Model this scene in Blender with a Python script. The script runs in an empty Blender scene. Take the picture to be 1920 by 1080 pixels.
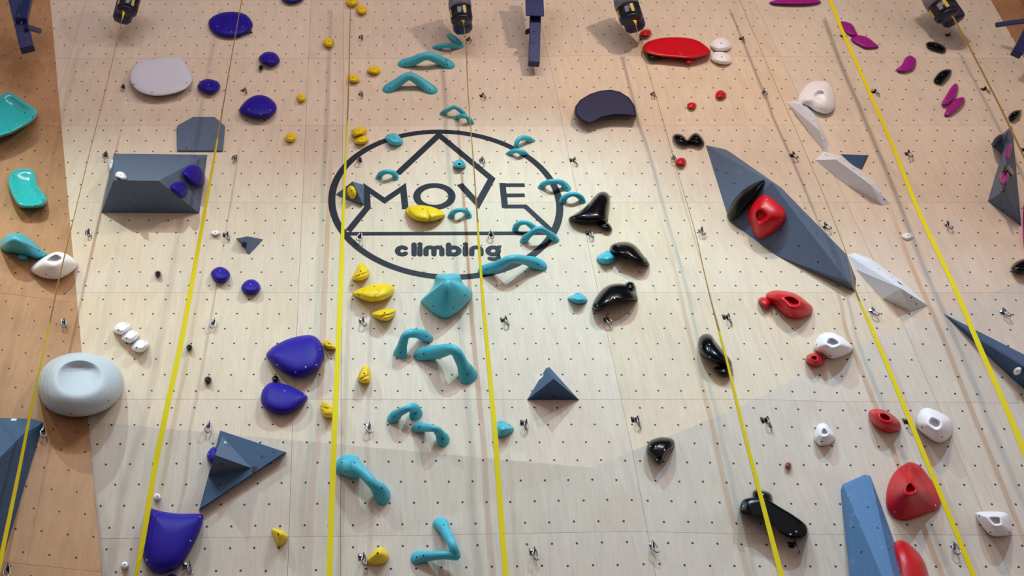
import bpy, bmesh, math, random
from mathutils import Vector, Matrix
from mathutils.bvhtree import BVHTree
from mathutils.geometry import tessellate_polygon
random.seed(7)
sc = bpy.context.scene
COL = sc.collection
PI = math.pi

# ------------------------------------------------------------------ camera
F, TH, D, ZC, PX0 = 2230.0, math.radians(45.8), 7.3, 1.6, 654.0
CS, SN = math.cos(TH), math.sin(TH)
CAM = Vector((0, -D, ZC))
cam_data = bpy.data.cameras.new('camera'); cam = bpy.data.objects.new('camera', cam_data)
COL.objects.link(cam); sc.camera = cam
cam.location = CAM; cam.rotation_euler = (PI/2 + TH, 0, 0)
cam_data.sensor_width = 36; cam_data.lens = F/1920*36
cam_data.shift_x = (960-PX0)/1920
cam_data.clip_end = 200

# ------------------------------------------------------------------ light
sc.view_settings.view_transform = 'Standard'; sc.view_settings.look = 'None'
sc.view_settings.gamma = 1; sc.view_settings.use_curve_mapping = False
sc.view_settings.exposure = 0.0
w = bpy.data.worlds.new('hall_air'); sc.world = w; w.use_nodes = True
w.node_tree.nodes['Background'].inputs[0].default_value = (1.000, 0.760, 0.700, 1)
w.node_tree.nodes['Background'].inputs[1].default_value = 0.5

def lamp(name, kind, loc, target, energy, color, size=0.3, angle=120, blend=1.0, size_y=None):
    l = bpy.data.lights.new(name, kind); l.energy = energy; l.color = color
    if kind == 'AREA':
        l.shape = 'RECTANGLE'; l.size = size; l.size_y = size_y or size
    else:
        l.shadow_soft_size = size
        if kind == 'SPOT': l.spot_size = math.radians(angle); l.spot_blend = blend
    o = bpy.data.objects.new(name, l); COL.objects.link(o); o.location = loc
    d = Vector(target) - Vector(loc)
    o.rotation_euler = d.to_track_quat('-Z', 'Y').to_euler()
    return o
lamp('spot_light', 'SPOT', (1.9, -3.7, 12.0), (1.6, 0, 8.5), 654.6, (0.456, 0.877, 1.000), 0.05, 84)
lamp('spot_light', 'SPOT', (-3.4, -3.7, 12.0), (-2.2, 0, 8.0), 500.2, (0.771, 1.000, 0.921), 0.05, 84)
lamp('spot_light', 'SPOT', (-4.4, -2.6, 10.6), (-3.3, 0, 8.7), 120.0, (1.0, 0.86, 0.60), 0.1, 75)
lamp('fill_light', 'AREA', (0.0, -9.5, 15.0), (0.5, 0, 11.5), 382.8, (1.000, 0.901, 0.954), 8.0, size_y=2.0)  # added overhead fill for the upper wall, no fixture behind it
lamp('fill_light', 'AREA', (4.0, -5.5, 13.5), (3.2, 0, 5.5), 200.0, (1.000, 0.80, 0.64), 0.35, size_y=0.35)  # added light on the lower right, kept small for crisp shadows
lamp('spot_light', 'SPOT', (-1.6, -6.5, 12.8), (-1.2, 0, 5.4), 912.5, (0.446, 0.702, 1.000), 0.12, 52)  # added cool fill spot for the lower left wall
lamp('spot_light', 'SPOT', (5.2, -6.5, 12.8), (4.0, 0, 6.2), 1310.9, (0.422, 0.710, 1.000), 0.12, 56)  # added cool fill spot to brighten the lower right wall

# ------------------------------------------------------------------ pixel <-> world
def rdir(px, py):
    return Vector(((px-PX0)/F, CS + (py-540)/F*SN, SN - (py-540)/F*CS))
def hit_y(px, py, y):
    d = rdir(px, py); return CAM + d*((y - CAM.y)/d.y)
def proj(p):
    q = p - CAM; z = q.y*CS + q.z*SN; up = -q.y*SN + q.z*CS
    return (PX0 + F*q.x/z, 540 - F*up/z)

# ------------------------------------------------------------------ helpers
def link(o, parent=None, mat=None):
    COL.objects.link(o)
    if parent: o.parent = parent
    if mat: o.data.materials.append(mat)
    return o
def mesh_obj(name, bm, mat=None, parent=None, smooth=False):
    me = bpy.data.meshes.new(name)
    bm.normal_update(); bm.to_mesh(me); bm.free()
    if smooth:
        for p in me.polygons: p.use_smooth = True
    return link(bpy.data.objects.new(name, me), parent, mat)
def recenter(o):
    """put the origin of a top-level mesh at the middle of it"""
    me = o.data; c = sum((v.co for v in me.vertices), Vector())/len(me.vertices)
    me.transform(Matrix.Translation(-c)); o.location = c
    return o
def tag(o, label=None, cat=None, group=None, kind=None):
    if label: o['label'] = label
    if cat: o['category'] = cat
    if group: o['group'] = group
    if kind: o['kind'] = kind
    return o
def empty(name, loc=(0, 0, 0)):
    o = bpy.data.objects.new(name, None); o.location = loc; o.empty_display_size = .1
    COL.objects.link(o); return o
def adopt(child, root):
    """parent a mesh built in world space under a root that has its own location"""
    child.parent = root; child.matrix_parent_inverse = Matrix.Translation(-root.location)
    return child

# ------------------------------------------------------------------ materials
def lin(c):
    return tuple(((v/255+.055)/1.055)**2.4 if v/255 > .04045 else v/255/12.92 for v in c)
def mat(name, rgb, rough=.5, metal=0, spec=.5, noise=0.0, scale=40, bump=0, coat=0, dust=None, dust_amt=0):
    m = bpy.data.materials.new(name); m.use_nodes = True
    nt = m.node_tree; b = nt.nodes['Principled BSDF']
    c = lin(rgb)
    b.inputs['Roughness'].default_value = rough; b.inputs['Metallic'].default_value = metal
    b.inputs['Specular IOR Level'].default_value = spec; b.inputs['Coat Weight'].default_value = coat
    b.inputs['Coat Roughness'].default_value = .08
    tc = nt.nodes.new('ShaderNodeTexCoord'); n = nt.nodes.new('ShaderNodeTexNoise')
    n.inputs['Scale'].default_value = scale; n.inputs['Detail'].default_value = 4
    nt.links.new(tc.outputs['Object'], n.inputs['Vector'])
    r = nt.nodes.new('ShaderNodeValToRGB')
    r.color_ramp.elements[0].position = .3; r.color_ramp.elements[1].position = .7
    r.color_ramp.elements[0].color = tuple(v*(1-noise) for v in c)+(1,)
    r.color_ramp.elements[1].color = tuple(min(1, v*(1+noise)) for v in c)+(1,)
    nt.links.new(n.outputs['Fac'], r.inputs['Fac'])
    out = r.outputs['Color']
    if dust:
        n2 = nt.nodes.new('ShaderNodeTexNoise'); n2.inputs['Scale'].default_value = 9; n2.inputs['Detail'].default_value = 8
        n2.inputs['Roughness'].default_value = .75
        nt.links.new(tc.outputs['Object'], n2.inputs['Vector'])
        r2 = nt.nodes.new('ShaderNodeValToRGB'); r2.color_ramp.elements[0].position = .55; r2.color_ramp.elements[1].position = .8
        r2.color_ramp.elements[0].color = (0, 0, 0, 1); r2.color_ramp.elements[1].color = (dust_amt,)*3+(1,)
        nt.links.new(n2.outputs['Fac'], r2.inputs['Fac'])
        mx = nt.nodes.new('ShaderNodeMix'); mx.data_type = 'RGBA'
        nt.links.new(r2.outputs['Color'], mx.inputs['Factor']); nt.links.new(out, mx.inputs['A'])
        mx.inputs['B'].default_value = lin(dust)+(1,); out = mx.outputs['Result']
    nt.links.new(out, b.inputs['Base Color'])
    if bump:
        bp = nt.nodes.new('ShaderNodeBump'); bp.inputs['Strength'].default_value = bump; bp.inputs['Distance'].default_value = .002
        n3 = nt.nodes.new('ShaderNodeTexNoise'); n3.inputs['Scale'].default_value = 350
        nt.links.new(tc.outputs['Object'], n3.inputs['Vector'])
        nt.links.new(n3.outputs['Fac'], bp.inputs['Height']); nt.links.new(bp.outputs['Normal'], b.inputs['Normal'])
    return m

def plywood(name, base, dark, grain=.10, stain=.25):
    m = bpy.data.materials.new(name); m.use_nodes = True
    nt = m.node_tree; N = nt.nodes.new; L = nt.links.new; b = nt.nodes['Principled BSDF']
    b.inputs['Roughness'].default_value = .62; b.inputs['Specular IOR Level'].default_value = .25
    tc = N('ShaderNodeTexCoord'); oi = N('ShaderNodeObjectInfo')
    def noise(sx, sz, scale, detail, rough=.5, dist=0):
        mp = N('ShaderNodeMapping'); mp.inputs['Scale'].default_value = (sx, 1, sz)
        L(tc.outputs['Object'], mp.inputs['Vector'])
        off = N('ShaderNodeVectorMath'); off.operation = 'ADD'
        cmb = N('ShaderNodeCombineXYZ'); ml = N('ShaderNodeMath'); ml.operation = 'MULTIPLY'; ml.inputs[1].default_value = 37
        L(oi.outputs['Random'], ml.inputs[0]); L(ml.outputs[0], cmb.inputs['Y'])
        L(mp.outputs['Vector'], off.inputs[0]); L(cmb.outputs[0], off.inputs[1])
        n = N('ShaderNodeTexNoise'); n.inputs['Scale'].default_value = scale; n.inputs['Detail'].default_value = detail
        n.inputs['Roughness'].default_value = rough; n.inputs['Distortion'].default_value = dist
        L(off.outputs[0], n.inputs['Vector']); return n.outputs['Fac']
    g = noise(9, .45, 9, 5, .6, .3)          # long vertical grain
    f = noise(3.0, .5, 2.2, 3, .5, 2.5)        # cathedral figure
    s = noise(1, 1, 1.3, 6, .65)              # blotches
    k = noise(1, .6, 3.5, 9, .8)             # rubber scuffs and chalk
    def ramp(src, p0, p1, v0, v1):
        r = N('ShaderNodeMapRange'); r.inputs['From Min'].default_value = p0; r.inputs['From Max'].default_value = p1
        r.inputs['To Min'].default_value = v0; r.inputs['To Max'].default_value = v1; L(src, r.inputs['Value']); return r.outputs['Result']
    def mul(a, bb):
        x = N('ShaderNodeMath'); x.operation = 'MULTIPLY'; L(a, x.inputs[0]); L(bb, x.inputs[1]); return x.outputs[0]
    v = mul(mul(ramp(g, .3, .7, 1-grain, 1+grain*.4), ramp(f, .3, .7, 1-grain*.6, 1.03)), ramp(k, .62, .85, 1.0, .86))
    mx = N('ShaderNodeMix'); mx.data_type = 'RGBA'
    mx.inputs['A'].default_value = lin(base)+(1,); mx.inputs['B'].default_value = lin(dark)+(1,)
    L(ramp(s, .45, .8, 0, stain*2), mx.inputs['Factor'])
    m1 = N('ShaderNodeMix'); m1.data_type = 'RGBA'; m1.blend_type = 'MULTIPLY'; m1.inputs['Factor'].default_value = 1
    L(mx.outputs['Result'], m1.inputs['A']); L(oi.outputs['Color'], m1.inputs['B'])
    m2 = N('ShaderNodeVectorMath'); m2.operation = 'SCALE'; L(m1.outputs['Result'], m2.inputs[0]); L(v, m2.inputs['Scale'])
    L(m2.outputs[0], b.inputs['Base Color'])
    return m

M = dict(
    ply=plywood('birch_plywood', (220, 206, 186), (204, 182, 158)),
    brown=plywood('tan_plywood', (182, 142, 104), (146, 104, 72), .12, .4),
    nut=mat('tnut_steel', (42, 33, 28), .6, .2, noise=.1),
    backing=mat('backing_timber', (128, 104, 82), .8),
    purple=mat('purple_polyurethane', (36, 20, 146), .5, spec=.2, noise=.05, bump=.25),
    cyan=mat('turquoise_polyurethane', (70, 178, 200), .42, spec=.4, noise=.06, bump=.2),
    teal=mat('glossy_turquoise_resin', (52, 186, 190), .16, spec=.5, noise=.1, coat=.4),
    yellow=mat('yellow_polyurethane', (232, 200, 10), .42, spec=.4, noise=.06, bump=.25),
    red=mat('red_polyurethane', (198, 6, 26), .36, spec=.45, noise=.06, bump=.1),
    black=mat('glossy_black_resin', (7, 8, 13), .2, spec=.18, coat=.0),
    navy=mat('navy_plywood_paint', (14, 18, 66), .55, spec=.3, noise=.1),
    magenta=mat('magenta_polyurethane', (158, 28, 138), .42, spec=.35, noise=.06, bump=.2),
    white=mat('white_polyurethane', (240, 240, 244), .45, spec=.35, noise=.03, bump=.2),
    bluewhite=mat('pale_blue_grey_fibreglass', (190, 204, 212), .5, spec=.3, noise=.03),
    palegrey=mat('pale_grey_fibreglass', (204, 208, 220), .5, spec=.3, noise=.04),
    wedge=mat('light_grey_paint', (222, 228, 236), .6, spec=.25, noise=.04, dust=(238, 238, 240), dust_amt=.5),
    slate=mat('slate_grey_texture_paint', (88, 104, 128), .66, spec=.3, noise=.10, scale=90, bump=.5, dust=(140, 150, 165), dust_amt=.35),
    slate_dark=mat('dark_blue_texture_paint', (56, 84, 116), .6, spec=.3, noise=.12, scale=90, bump=.5, dust=(120, 135, 155), dust_amt=.3),
    slate_blue=mat('steel_blue_texture_paint', (80, 122, 166), .6, spec=.3, noise=.08, scale=90, bump=.5, dust=(190, 205, 225), dust_amt=.45),
    logo=mat('logo_vinyl', (28, 34, 46), .6, spec=.25, noise=.08, scale=12),
    steel=mat('galvanised_steel', (150, 150, 155), .3, .9, noise=.1),
    dsteel=mat('dark_steel', (52, 48, 48), .38, .8, noise=.2),
    bolt_dark=mat('black_oxide_bolt', (24, 30, 36), .5, .4),
    bolt_light=mat('zinc_bolt', (170, 172, 190), .35, .6),
    web=None,
    beam=mat('navy_steel_paint', (24, 38, 92), .42, .1, noise=.15, scale=14),
    bbody=mat('navy_casing', (20, 26, 62), .35, .1, noise=.1),
    bgrey=mat('grey_cast_collar', (120, 124, 138), .4, .4, noise=.1),
    blabel=mat('yellow_sticker', (196, 176, 88), .5, noise=.1),
    bblack=mat('black_band', (14, 15, 24), .4),
)
# webbing: yellow tape with a slightly darker woven edge
def web_mat():
    m = mat('yellow_webbing', (222, 206, 22), .7, spec=.2, noise=.12, scale=220, bump=.4)
    return m
M['web'] = web_mat()
M['web_shade'] = mat('shaded_brass_webbing', (158, 128, 66), .7, spec=.2, noise=.15, scale=220)  # brown tone for the selvedge and for shade painted on upper webbing

# ------------------------------------------------------------------ wall facets
def W(px, py, off=0.0): return hit_y(px, py, -off)
E0, E1, E2 = W(86, -90), W(165, 790), W(200, 1180, -.24)
B = W(1110, 877); BR = W(1290, 1180, -.12); G1 = W(1395, 760); G2 = W(1620, 642); G3 = W(1772, 588); G4 = W(1960, 505)
X = W(2200, 480); H = W(2200, 1180, -.14); R0 = W(1806, -90); R1 = W(1972, 200); R2 = W(2200, 400)
C1 = W(1146, -90); C2 = W(1052, 190, .05); C3 = W(1066, 236); C0 = W(600, -90); C4 = W(600, 236); C5 = W(640,108,.03)
FACETS = []
def facet(*vs):
    vs = list(vs)
    for t in tessellate_polygon([[Vector((v.x, v.z, 0)) for v in vs]]):
        tri = [vs[i] for i in t]
        a, b, c = tri
        if ((b-a).cross(c-a)).y > 0: tri.reverse()
        FACETS.append(tri)
facet(E0, C0, C4, C3, B, E1)
facet(C0, C1, C2, C4); facet(C4, C2, C3)
facet(C1, R0, R1, R2, X, G4, G3, G2, G1, B, C3, C2)
NMAIN = len(FACETS)
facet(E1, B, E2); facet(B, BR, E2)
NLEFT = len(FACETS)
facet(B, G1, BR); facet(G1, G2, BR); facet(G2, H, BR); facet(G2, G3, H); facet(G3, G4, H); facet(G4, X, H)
LEFT = []; RIGHT = []
def ffan(store, *vs):
    for i in range(1, len(vs)-1):
        tri = [vs[0], vs[i], vs[i+1]]
        if ((tri[1]-tri[0]).cross(tri[2]-tri[0])).y > 0: tri.reverse()
        store.append(tri)
E2b = W(200, 1180); O1 = W(-260, 500, .34)
def on_plane(px, py):
    nn = (E2b-E0).cross(O1-E0); d = rdir(px, py); return CAM + d*((E0-CAM).dot(nn)/d.dot(nn))
ffan(LEFT, on_plane(-260, -90), E0, E2b, on_plane(-260, 1180))
ffan(RIGHT, R0, W(2250, -90, .35), W(2250, 300, .35), R1)
def bvh_tris(tris):
    vs = []; fs = []
    for t in tris:
        k = len(vs); vs += t; fs.append((k, k+1, k+2))
    return BVHTree.FromPolygons([v[:] for v in vs], fs)
WALL = bvh_tris(FACETS+LEFT+RIGHT)
def wall_at(x, z):
    h = WALL.ray_cast(Vector((x, -30, z)), Vector((0, 1, 0)))
    return h[0].y if h[0] else 0.0
def S(px, py, t=0.0):
    """point t metres in front of the wall seen at this pixel"""
    y = 0.0
    for _ in range(6):
        p = hit_y(px, py, y - t); y = wall_at(p.x, p.z)
    return hit_y(px, py, y - t)
def mpp(py, t=0.0): return (D - t)/(F*(CS + (py-540)/F*SN))     # metres per horizontal pixel on the wall

def clip(poly, axis, val, keep_less):
    out = []
    for i in range(len(poly)):
        a, b = poly[i], poly[(i+1) % len(poly)]
        ia = (a[axis] <= val) == keep_less or a[axis] == val
        ib = (b[axis] <= val) == keep_less or b[axis] == val
        if ia: out.append(a)
        if ia != ib:
            t = (val-a[axis])/(b[axis]-a[axis]); out.append(a.lerp(b, t))
    return out
def build_wall(name, tris, xs, zs, material, tint, nuts=True, phase=0.0, cs=.181, label=None, root=None):
    if root is None: root = empty(name, (0, 0, 0)); tag(root, label, 'wall', kind='structure')
    gap = .0011
    for j in range(len(zs)-1):
        for i in range(len(xs)-1):
            x0, x1, z0, z1 = xs[i]+gap, xs[i+1]-gap, zs[j]+gap, zs[j+1]-gap
            pieces = []
            for t in tris:
                p = t
                for ax, v, kl in ((0, x0, False), (0, x1, True), (2, z0, False), (2, z1, True)):
                    p = clip(p, ax, v, kl)
                    if len(p) < 3: break
                if len(p) >= 3: pieces.append(p)
            if not pieces: continue
            bm = bmesh.new()
            for p in pieces:
                f = [bm.verts.new(v) for v in p]; k = [bm.verts.new(v+Vector((0, .018, 0))) for v in p]
                bm.faces.new(f)
                for q in range(len(p)):
                    r = (q+1) % len(p); bm.faces.new((f[r], f[q], k[q], k[r]))
            bmesh.ops.recalc_face_normals(bm, faces=bm.faces) if False else None
            o = mesh_obj('plywood_panel', bm, material, root)
            o.color = tint(i, j)
            if not nuts: continue
            nb = bmesh.new(); cnt = 0
            rows = 7 if z1-z0 < 1.6 else 14
            rs = (zs[j+1]-zs[j])/rows
            for r in range(rows):
                z = zs[j] + (r+.5)*rs
                st = phase(i) if callable(phase) else phase
                n0 = math.ceil((x0+.03-st)/cs)
                x = st + n0*cs + (cs/2 if r % 2 else 0) - cs
                while x < x1-.03:
                    if x > x0+.03:
                        h = bvh_here.ray_cast(Vector((x, -30, z)), Vector((0, 1, 0)))
                        if h[0]:
                            n = h[1]; n = n if n.y < 0 else -n
                            c = h[0] + n*.0012 + Vector((random.uniform(-.003, .003), 0, random.uniform(-.003, .003)))
                            e1 = Vector((1, 0, 0)); e2 = n.cross(e1).normalized()
                            R = .0088
                            vs = [nb.verts.new(c + e1*R*math.cos(a*PI/4) + e2*R*math.sin(a*PI/4)) for a in range(8)]
                            fc = nb.faces.new(vs); fc.normal_update()
                            if fc.normal.y > 0: fc.normal_flip()
                            cnt += 1
                    x += cs
            if cnt: tag(mesh_obj('bolt_hole', nb, M['nut'], o), 'dark round threaded bolt holes', kind='stuff')
            else: nb.free()
    return root
def zpx(py): return hit_y(0, py, 0).z
zA, zB = zpx(748.5), zpx(548.5); DZ = zB-zA
zs = [zA + DZ*k for k in range(-4, 8)]
def xat(px, py=540): return hit_y(px, py, 0).x
xL0, xL1, xL2 = xat(560), xat(1120), xat(1590, 385)
xs = [xL0-2*(xL1-xL0), xL0-(xL1-xL0), xL0, xL1, xL2, xL2+(xL1-xL0), xL2+2*(xL1-xL0)]
T = {}
def tint_main(i, j):
    rnd = random.Random(i*17+j*5+3); v = rnd.uniform(.955, 1.0)
    t = T.get((i, j), (1, 1, 1)); wv = rnd.uniform(-.012, .012)
    return (v*t[0]*(1+wv), v*t[1], v*t[2]*(1-wv), 1)
xs.insert(3, xat(641)) # narrow strip panel beside the logo
T.update({(2, 8): (.92, .90, .90), (2, 6): (.93, .92, .92), (2, 5): (.97, .97, .95), (3, 8): (.94, .91, .90), (3, 4): (.98, 1.0, 1.05), (3, 5): (1.0, 1.0, 1.0), (3, 3): (.95, .94, .95),
          (4, 4): (1.0, .97, .90), (4, 5): (1.0, 1.0, .96), (4, 3): (1.0, .96, .90), (4, 8): (.98, .95, .92), (4, 7): (1.0, .98, .93), (1, 4): (.99, .98, .93), (1, 3): (.98, .96, .94), (5, 5): (1.03, 1.03, 1.05), (5, 4): (.97, .95, .96)})
ph = {2: xat(661.75, 734), 3: xat(661.75, 734), 4: xat(1193, 734), 1: xat(661.75, 734), 5: xat(1500, 734), 6: xat(1500, 734)}
PH = lambda i: ph.get(i, 0)
sets = [(FACETS[:NMAIN], (1, 1, 1)), (FACETS[NMAIN:NLEFT], (.90, .93, .98)), (FACETS[NLEFT:], (.92, .955, 1.01))]  # lower facets tinted greyer and cooler, adding to the shade of their tilt
WB = None
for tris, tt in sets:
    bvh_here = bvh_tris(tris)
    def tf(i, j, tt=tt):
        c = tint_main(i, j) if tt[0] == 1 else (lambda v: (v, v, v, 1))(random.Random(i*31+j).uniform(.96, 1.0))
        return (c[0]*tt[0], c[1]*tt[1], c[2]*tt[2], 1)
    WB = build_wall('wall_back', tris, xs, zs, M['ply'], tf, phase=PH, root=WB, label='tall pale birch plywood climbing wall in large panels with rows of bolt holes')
bvh_here = bvh_tris(LEFT)
zl = [zpx(1045)-.12-2.5, zpx(1045)-.12, zpx(553)-.1, zpx(228)-.1, zpx(228)+2.4, zpx(228)+5]
build_wall('wall_left', LEFT, [-9, -6.6, -4.2, -1.0], zl, M['brown'], lambda i, j: (1, 1, 1, 1), phase=.05, label='tan plywood side wall at the left edge, warmer and darker than the main wall')
bvh_here = bvh_tris(RIGHT)
build_wall('wall_right', RIGHT, [4, 8.2, 10.8, 14], [8, 11.5, 13.9, 17], M['brown'], lambda i, j: (.85, .8, .8, 1), nuts=False, label='tan plywood side wall seen in the top right corner')
# unseen dark crash mat floor, added to block world light from below
bm = bmesh.new(); bmesh.ops.create_cube(bm, size=1); bmesh.ops.scale(bm, verts=bm.verts, vec=(26, 16, .3)); bmesh.ops.translate(bm, verts=bm.verts, vec=(1, -7.6, -.15))
tag(mesh_obj('floor', bm, mat('unseen_mat_vinyl', (58, 62, 72), .7)), 'unseen dark padded mat floor below the climbing wall', 'floor', kind='structure')  # added floor, out of view
# unseen dark hall ceiling, added to hold back world light from above
bm = bmesh.new(); bmesh.ops.create_cube(bm, size=1); bmesh.ops.scale(bm, verts=bm.verts, vec=(26, 16, .3)); bmesh.ops.translate(bm, verts=bm.verts, vec=(1, -7.6, 17.2))
tag(mesh_obj('ceiling', bm, mat('unseen_ceiling_paint', (70, 66, 68), .8)), 'unseen dark hall ceiling above the climbing wall', 'ceiling', kind='structure')  # added ceiling, out of view
# timber backing behind the joints
bm = bmesh.new()
for tri in FACETS+LEFT+RIGHT:
    bm.faces.new([bm.verts.new(v+Vector((0, .03, 0))) for v in tri])
tag(mesh_obj('trim_1', bm, M['backing']), 'dark timber backing behind the plywood joints', 'backing', kind='structure')

# ------------------------------------------------------------------ shape builders
def catmull(pts, n, closed=True):
    out = []; L = len(pts)
    segs = L if closed else L-1
    per = max(2, n//segs)
    for i in range(segs):
        if closed: p0, p1, p2, p3 = pts[(i-1) % L], pts[i], pts[(i+1) % L], pts[(i+2) % L]
        else: p0, p1, p2, p3 = pts[max(i-1, 0)], pts[i], pts[i+1], pts[min(i+2, L-1)]
        for k in range(per):
            t = k/per
            out.append(.5*((2*p1)+(p2-p0)*t+(2*p0-5*p1+4*p2-p3)*t*t+(3*p1-p0-3*p2+p3)*t*t*t))
    if not closed: out.append(pts[-1].copy())
    return out
PROF = dict(
    dome=[(1, 0), (.985, .22), (.95, .40), (.88, .58), (.76, .76), (.6, .89), (.42, .96), (.2, .99)],
    low=[(1, 0), (.985, .35), (.93, .6), (.82, .78), (.65, .90), (.45, .96), (.22, 1)],
    flat=[(1, 0), (.995, .75), (.975, .93), (.94, 1), (.7, 1), (.4, 1), (.2, 1)],
    slab=[(1, 0), (.97, .9), (.955, .97), (.93, 1), (.7, 1), (.4, 1), (.2, 1)],
    cone=[(1, 0), (.97, .12), (.85, .3), (.7, .52), (.55, .72), (.4, .88), (.25, .97), (.1, 1)],
    crimp=[(1, 0), (.98, .25), (.9, .42), (.75, .66), (.58, .86), (.42, .97), (.28, 1), (.12, .98)],
    pocket=[(1, 0), (.97, .22), (.86, .42), (.7, .68), (.52, .88), (.40, .98), (.34, 1), (.30, .97), (.26, .86), (.21, .74), (.12, .68)],
    dish=[(1, 0), (.995, .18), (.975, .38), (.93, .58), (.85, .76), (.74, .88), (.64, .96), (.56, 1.0), (.50, .99), (.42, .94), (.33, .90), (.22, .865), (.1, .85)],
    bowl=[(1, 0), (1.0, .3), (.97, .6), (.93, .85), (.87, 1), (.80, 1), (.70, .93), (.55, .83), (.4, .77), (.2, .74)],
    ramp=[(1, 0), (.98, .10), (.94, .20), (.86, .32), (.74, .46), (.6, .60), (.45, .74), (.3, .87), (.18, .96), (.08, 1)],
    volcano=[(1, 0), (.975, .10), (.9, .17), (.76, .30), (.62, .46), (.5, .60), (.38, .78), (.29, .91), (.23, .98), (.19, 1), (.155, .96), (.11, .84), (.06, .78)],
)
BOLT = None
def bolt_mesh():
    global BOLT
    if BOLT: return BOLT
    bm = bmesh.new(); bmesh.ops.create_cone(bm, cap_ends=True, segments=8, radius1=1, radius2=.8, depth=.5)
    BOLT = bpy.data.meshes.new('bolt'); bm.to_mesh(BOLT); bm.free(); return BOLT
BM2 = {}
def add_bolts(o, pixels, material, r=.0085):
    me = o.data; mw = Matrix.Translation(o.location)
    bv = BVHTree.FromPolygons([(mw @ v.co)[:] for v in me.vertices], [p.vertices[:] for p in me.polygons])
    for px, py in pixels:
        d = rdir(px, py).normalized(); h = bv.ray_cast(CAM, d)
        if not h[0]: continue
        n = h[1]; n = -n if n.dot(d) > 0 else n
        key = material.name
        if key not in BM2: BM2[key] = bolt_mesh().copy(); BM2[key].materials.append(material)
        b = bpy.data.objects.new('bolt', BM2[key]); COL.objects.link(b); b.parent = o
        b.location = h[0] - o.location; b.rotation_euler = n.to_track_quat('Z', 'Y').to_euler(); b.scale = (r, r, r)
COUNT = {}
def surf_plane(cx, cy, on):
    d = rdir(cx, cy).normalized()
    bv = WALL if on is None else BVHS[on]
    h = bv.ray_cast(CAM, d)
    if not h[0]: return S(cx, cy, 0), Vector((0, -1, 0))
    n = h[1].copy(); n = -n if n.dot(d) > 0 else n
    return h[0], n
BVHS = {}
def blob(name, label, group, material, outline, t, prof='dome', center=None, bolts=None, on=None, sharp=False,
         groove=None, bm_=None, cat='climbing hold', tilt=0, bcol=None):
    """a moulded hold: outline in photo pixels laid on the surface behind it, domed to t metres"""
    if isinstance(outline[0], (int, float)):          # ellipse cx, cy, rx, ry[, rot]
        cx, cy, rx, ry = outline[:4]; ro = math.radians(outline[4]) if len(outline) > 4 else 0
        outline = [(cx+rx*math.cos(a)*math.cos(ro)-ry*math.sin(a)*math.sin(ro), cy+rx*math.cos(a)*math.sin(ro)+ry*math.sin(a)*math.cos(ro)) for a in [k*PI/6 for k in range(12)]]
    bx0, bx1 = min(p[0] for p in outline), max(p[0] for p in outline)
    by0, by1 = min(p[1] for p in outline), max(p[1] for p in outline)
    cx, cy = sum(p[0] for p in outline)/len(outline), sum(p[1] for p in outline)/len(outline)
    o0, n = surf_plane(cx, cy, on)
    e1 = Vector((1, 0, 0)); e1 = (e1 - n*e1.dot(n)).normalized(); e2 = n.cross(e1); e2 = e2 if e2.z > 0 else -e2
    def at(px, py, h):
        d = rdir(px, py); k = (o0 + n*h - CAM).dot(n)/d.dot(n); return CAM + d*k
    raw = [Vector(p) for p in outline]
    big = max(bx1-bx0, by1-by0)
    n_ = 90 if groove else (28 if big < 30 else (44 if big < 90 else 64))
    if sharp:
        pts = []
        for i, a in enumerate(raw):
            b = raw[(i+1) % len(raw)]
            for k in range(4): pts.append(a.lerp(b, k/4))
    else: pts = catmull(raw, n_)
    cc = Vector(center or (cx, cy)); m0 = Vector((cx, cy)); P = PROF[prof]
    if groove: P = [(a[0]+(b[0]-a[0])*k/3, a[1]+(b[1]-a[1])*k/3) for a, b in zip(P, P[1:]) for k in range(3)]+[P[-1]]; n_ = 90
    def gen():
        rings = []
        for s, h in P:
            ring = []
            for p in pts:
                q = cc + (p-cc)*s; hh = h*t
                if groove and s < .96:
                    ga = math.radians(groove[0]); g = (q-m0).dot(Vector((math.cos(ga), -math.sin(ga))))*mpp(cy)
                    hh -= abs(groove[2])*max(0, math.sin(g*2*PI/groove[1]*.75+.6))**7*(1 if s < .9 else .5)
                ring.append(at(q.x, q.y, hh - (.004 if h == 0 else 0)))
            rings.append(ring)
        return rings
    R = gen(); bm = bmesh.new()
    vr = [[bm.verts.new(v) for v in ring] for ring in R]; N = len(pts)
    for a, b in zip(vr, vr[1:]):
        for i in range(N): bm.faces.new((a[i], a[(i+1) % N], b[(i+1) % N], b[i]))
    bm.faces.new(vr[-1]); bm.faces.new(list(reversed(vr[0])))
    bmesh.ops.recalc_face_normals(bm, faces=bm.faces)
    o = mesh_obj(name, bm, material, smooth=not sharp)
    if sharp:
        pass
    else:
        o.data.polygons[len(o.data.polygons)-1].use_smooth = False
    recenter(o); tag(o, label, cat, group)
    if bolts is None:
        bolts = [(cx, cy-(by1-by0)*.12)] if big < 60 else [(cx-(bx1-bx0)*.3, cy+(by1-by0)*.08), (cx+(bx1-bx0)*.28, cy+(by1-by0)*.1), (cx+(bx1-bx0)*.02, cy+(by1-by0)*.3)]
    light = bcol or (M['bolt_light'] if material in (M['purple'], M['black'], M['red'], M['navy'], M['magenta']) else M['bolt_dark'])
    add_bolts(o, bolts, light, .0085 if big > 30 else .007)
    BVHS[label] = BVHTree.FromPolygons([(v.co+o.location)[:] for v in o.data.vertices], [p.vertices[:] for p in o.data.polygons])
    return o

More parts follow.
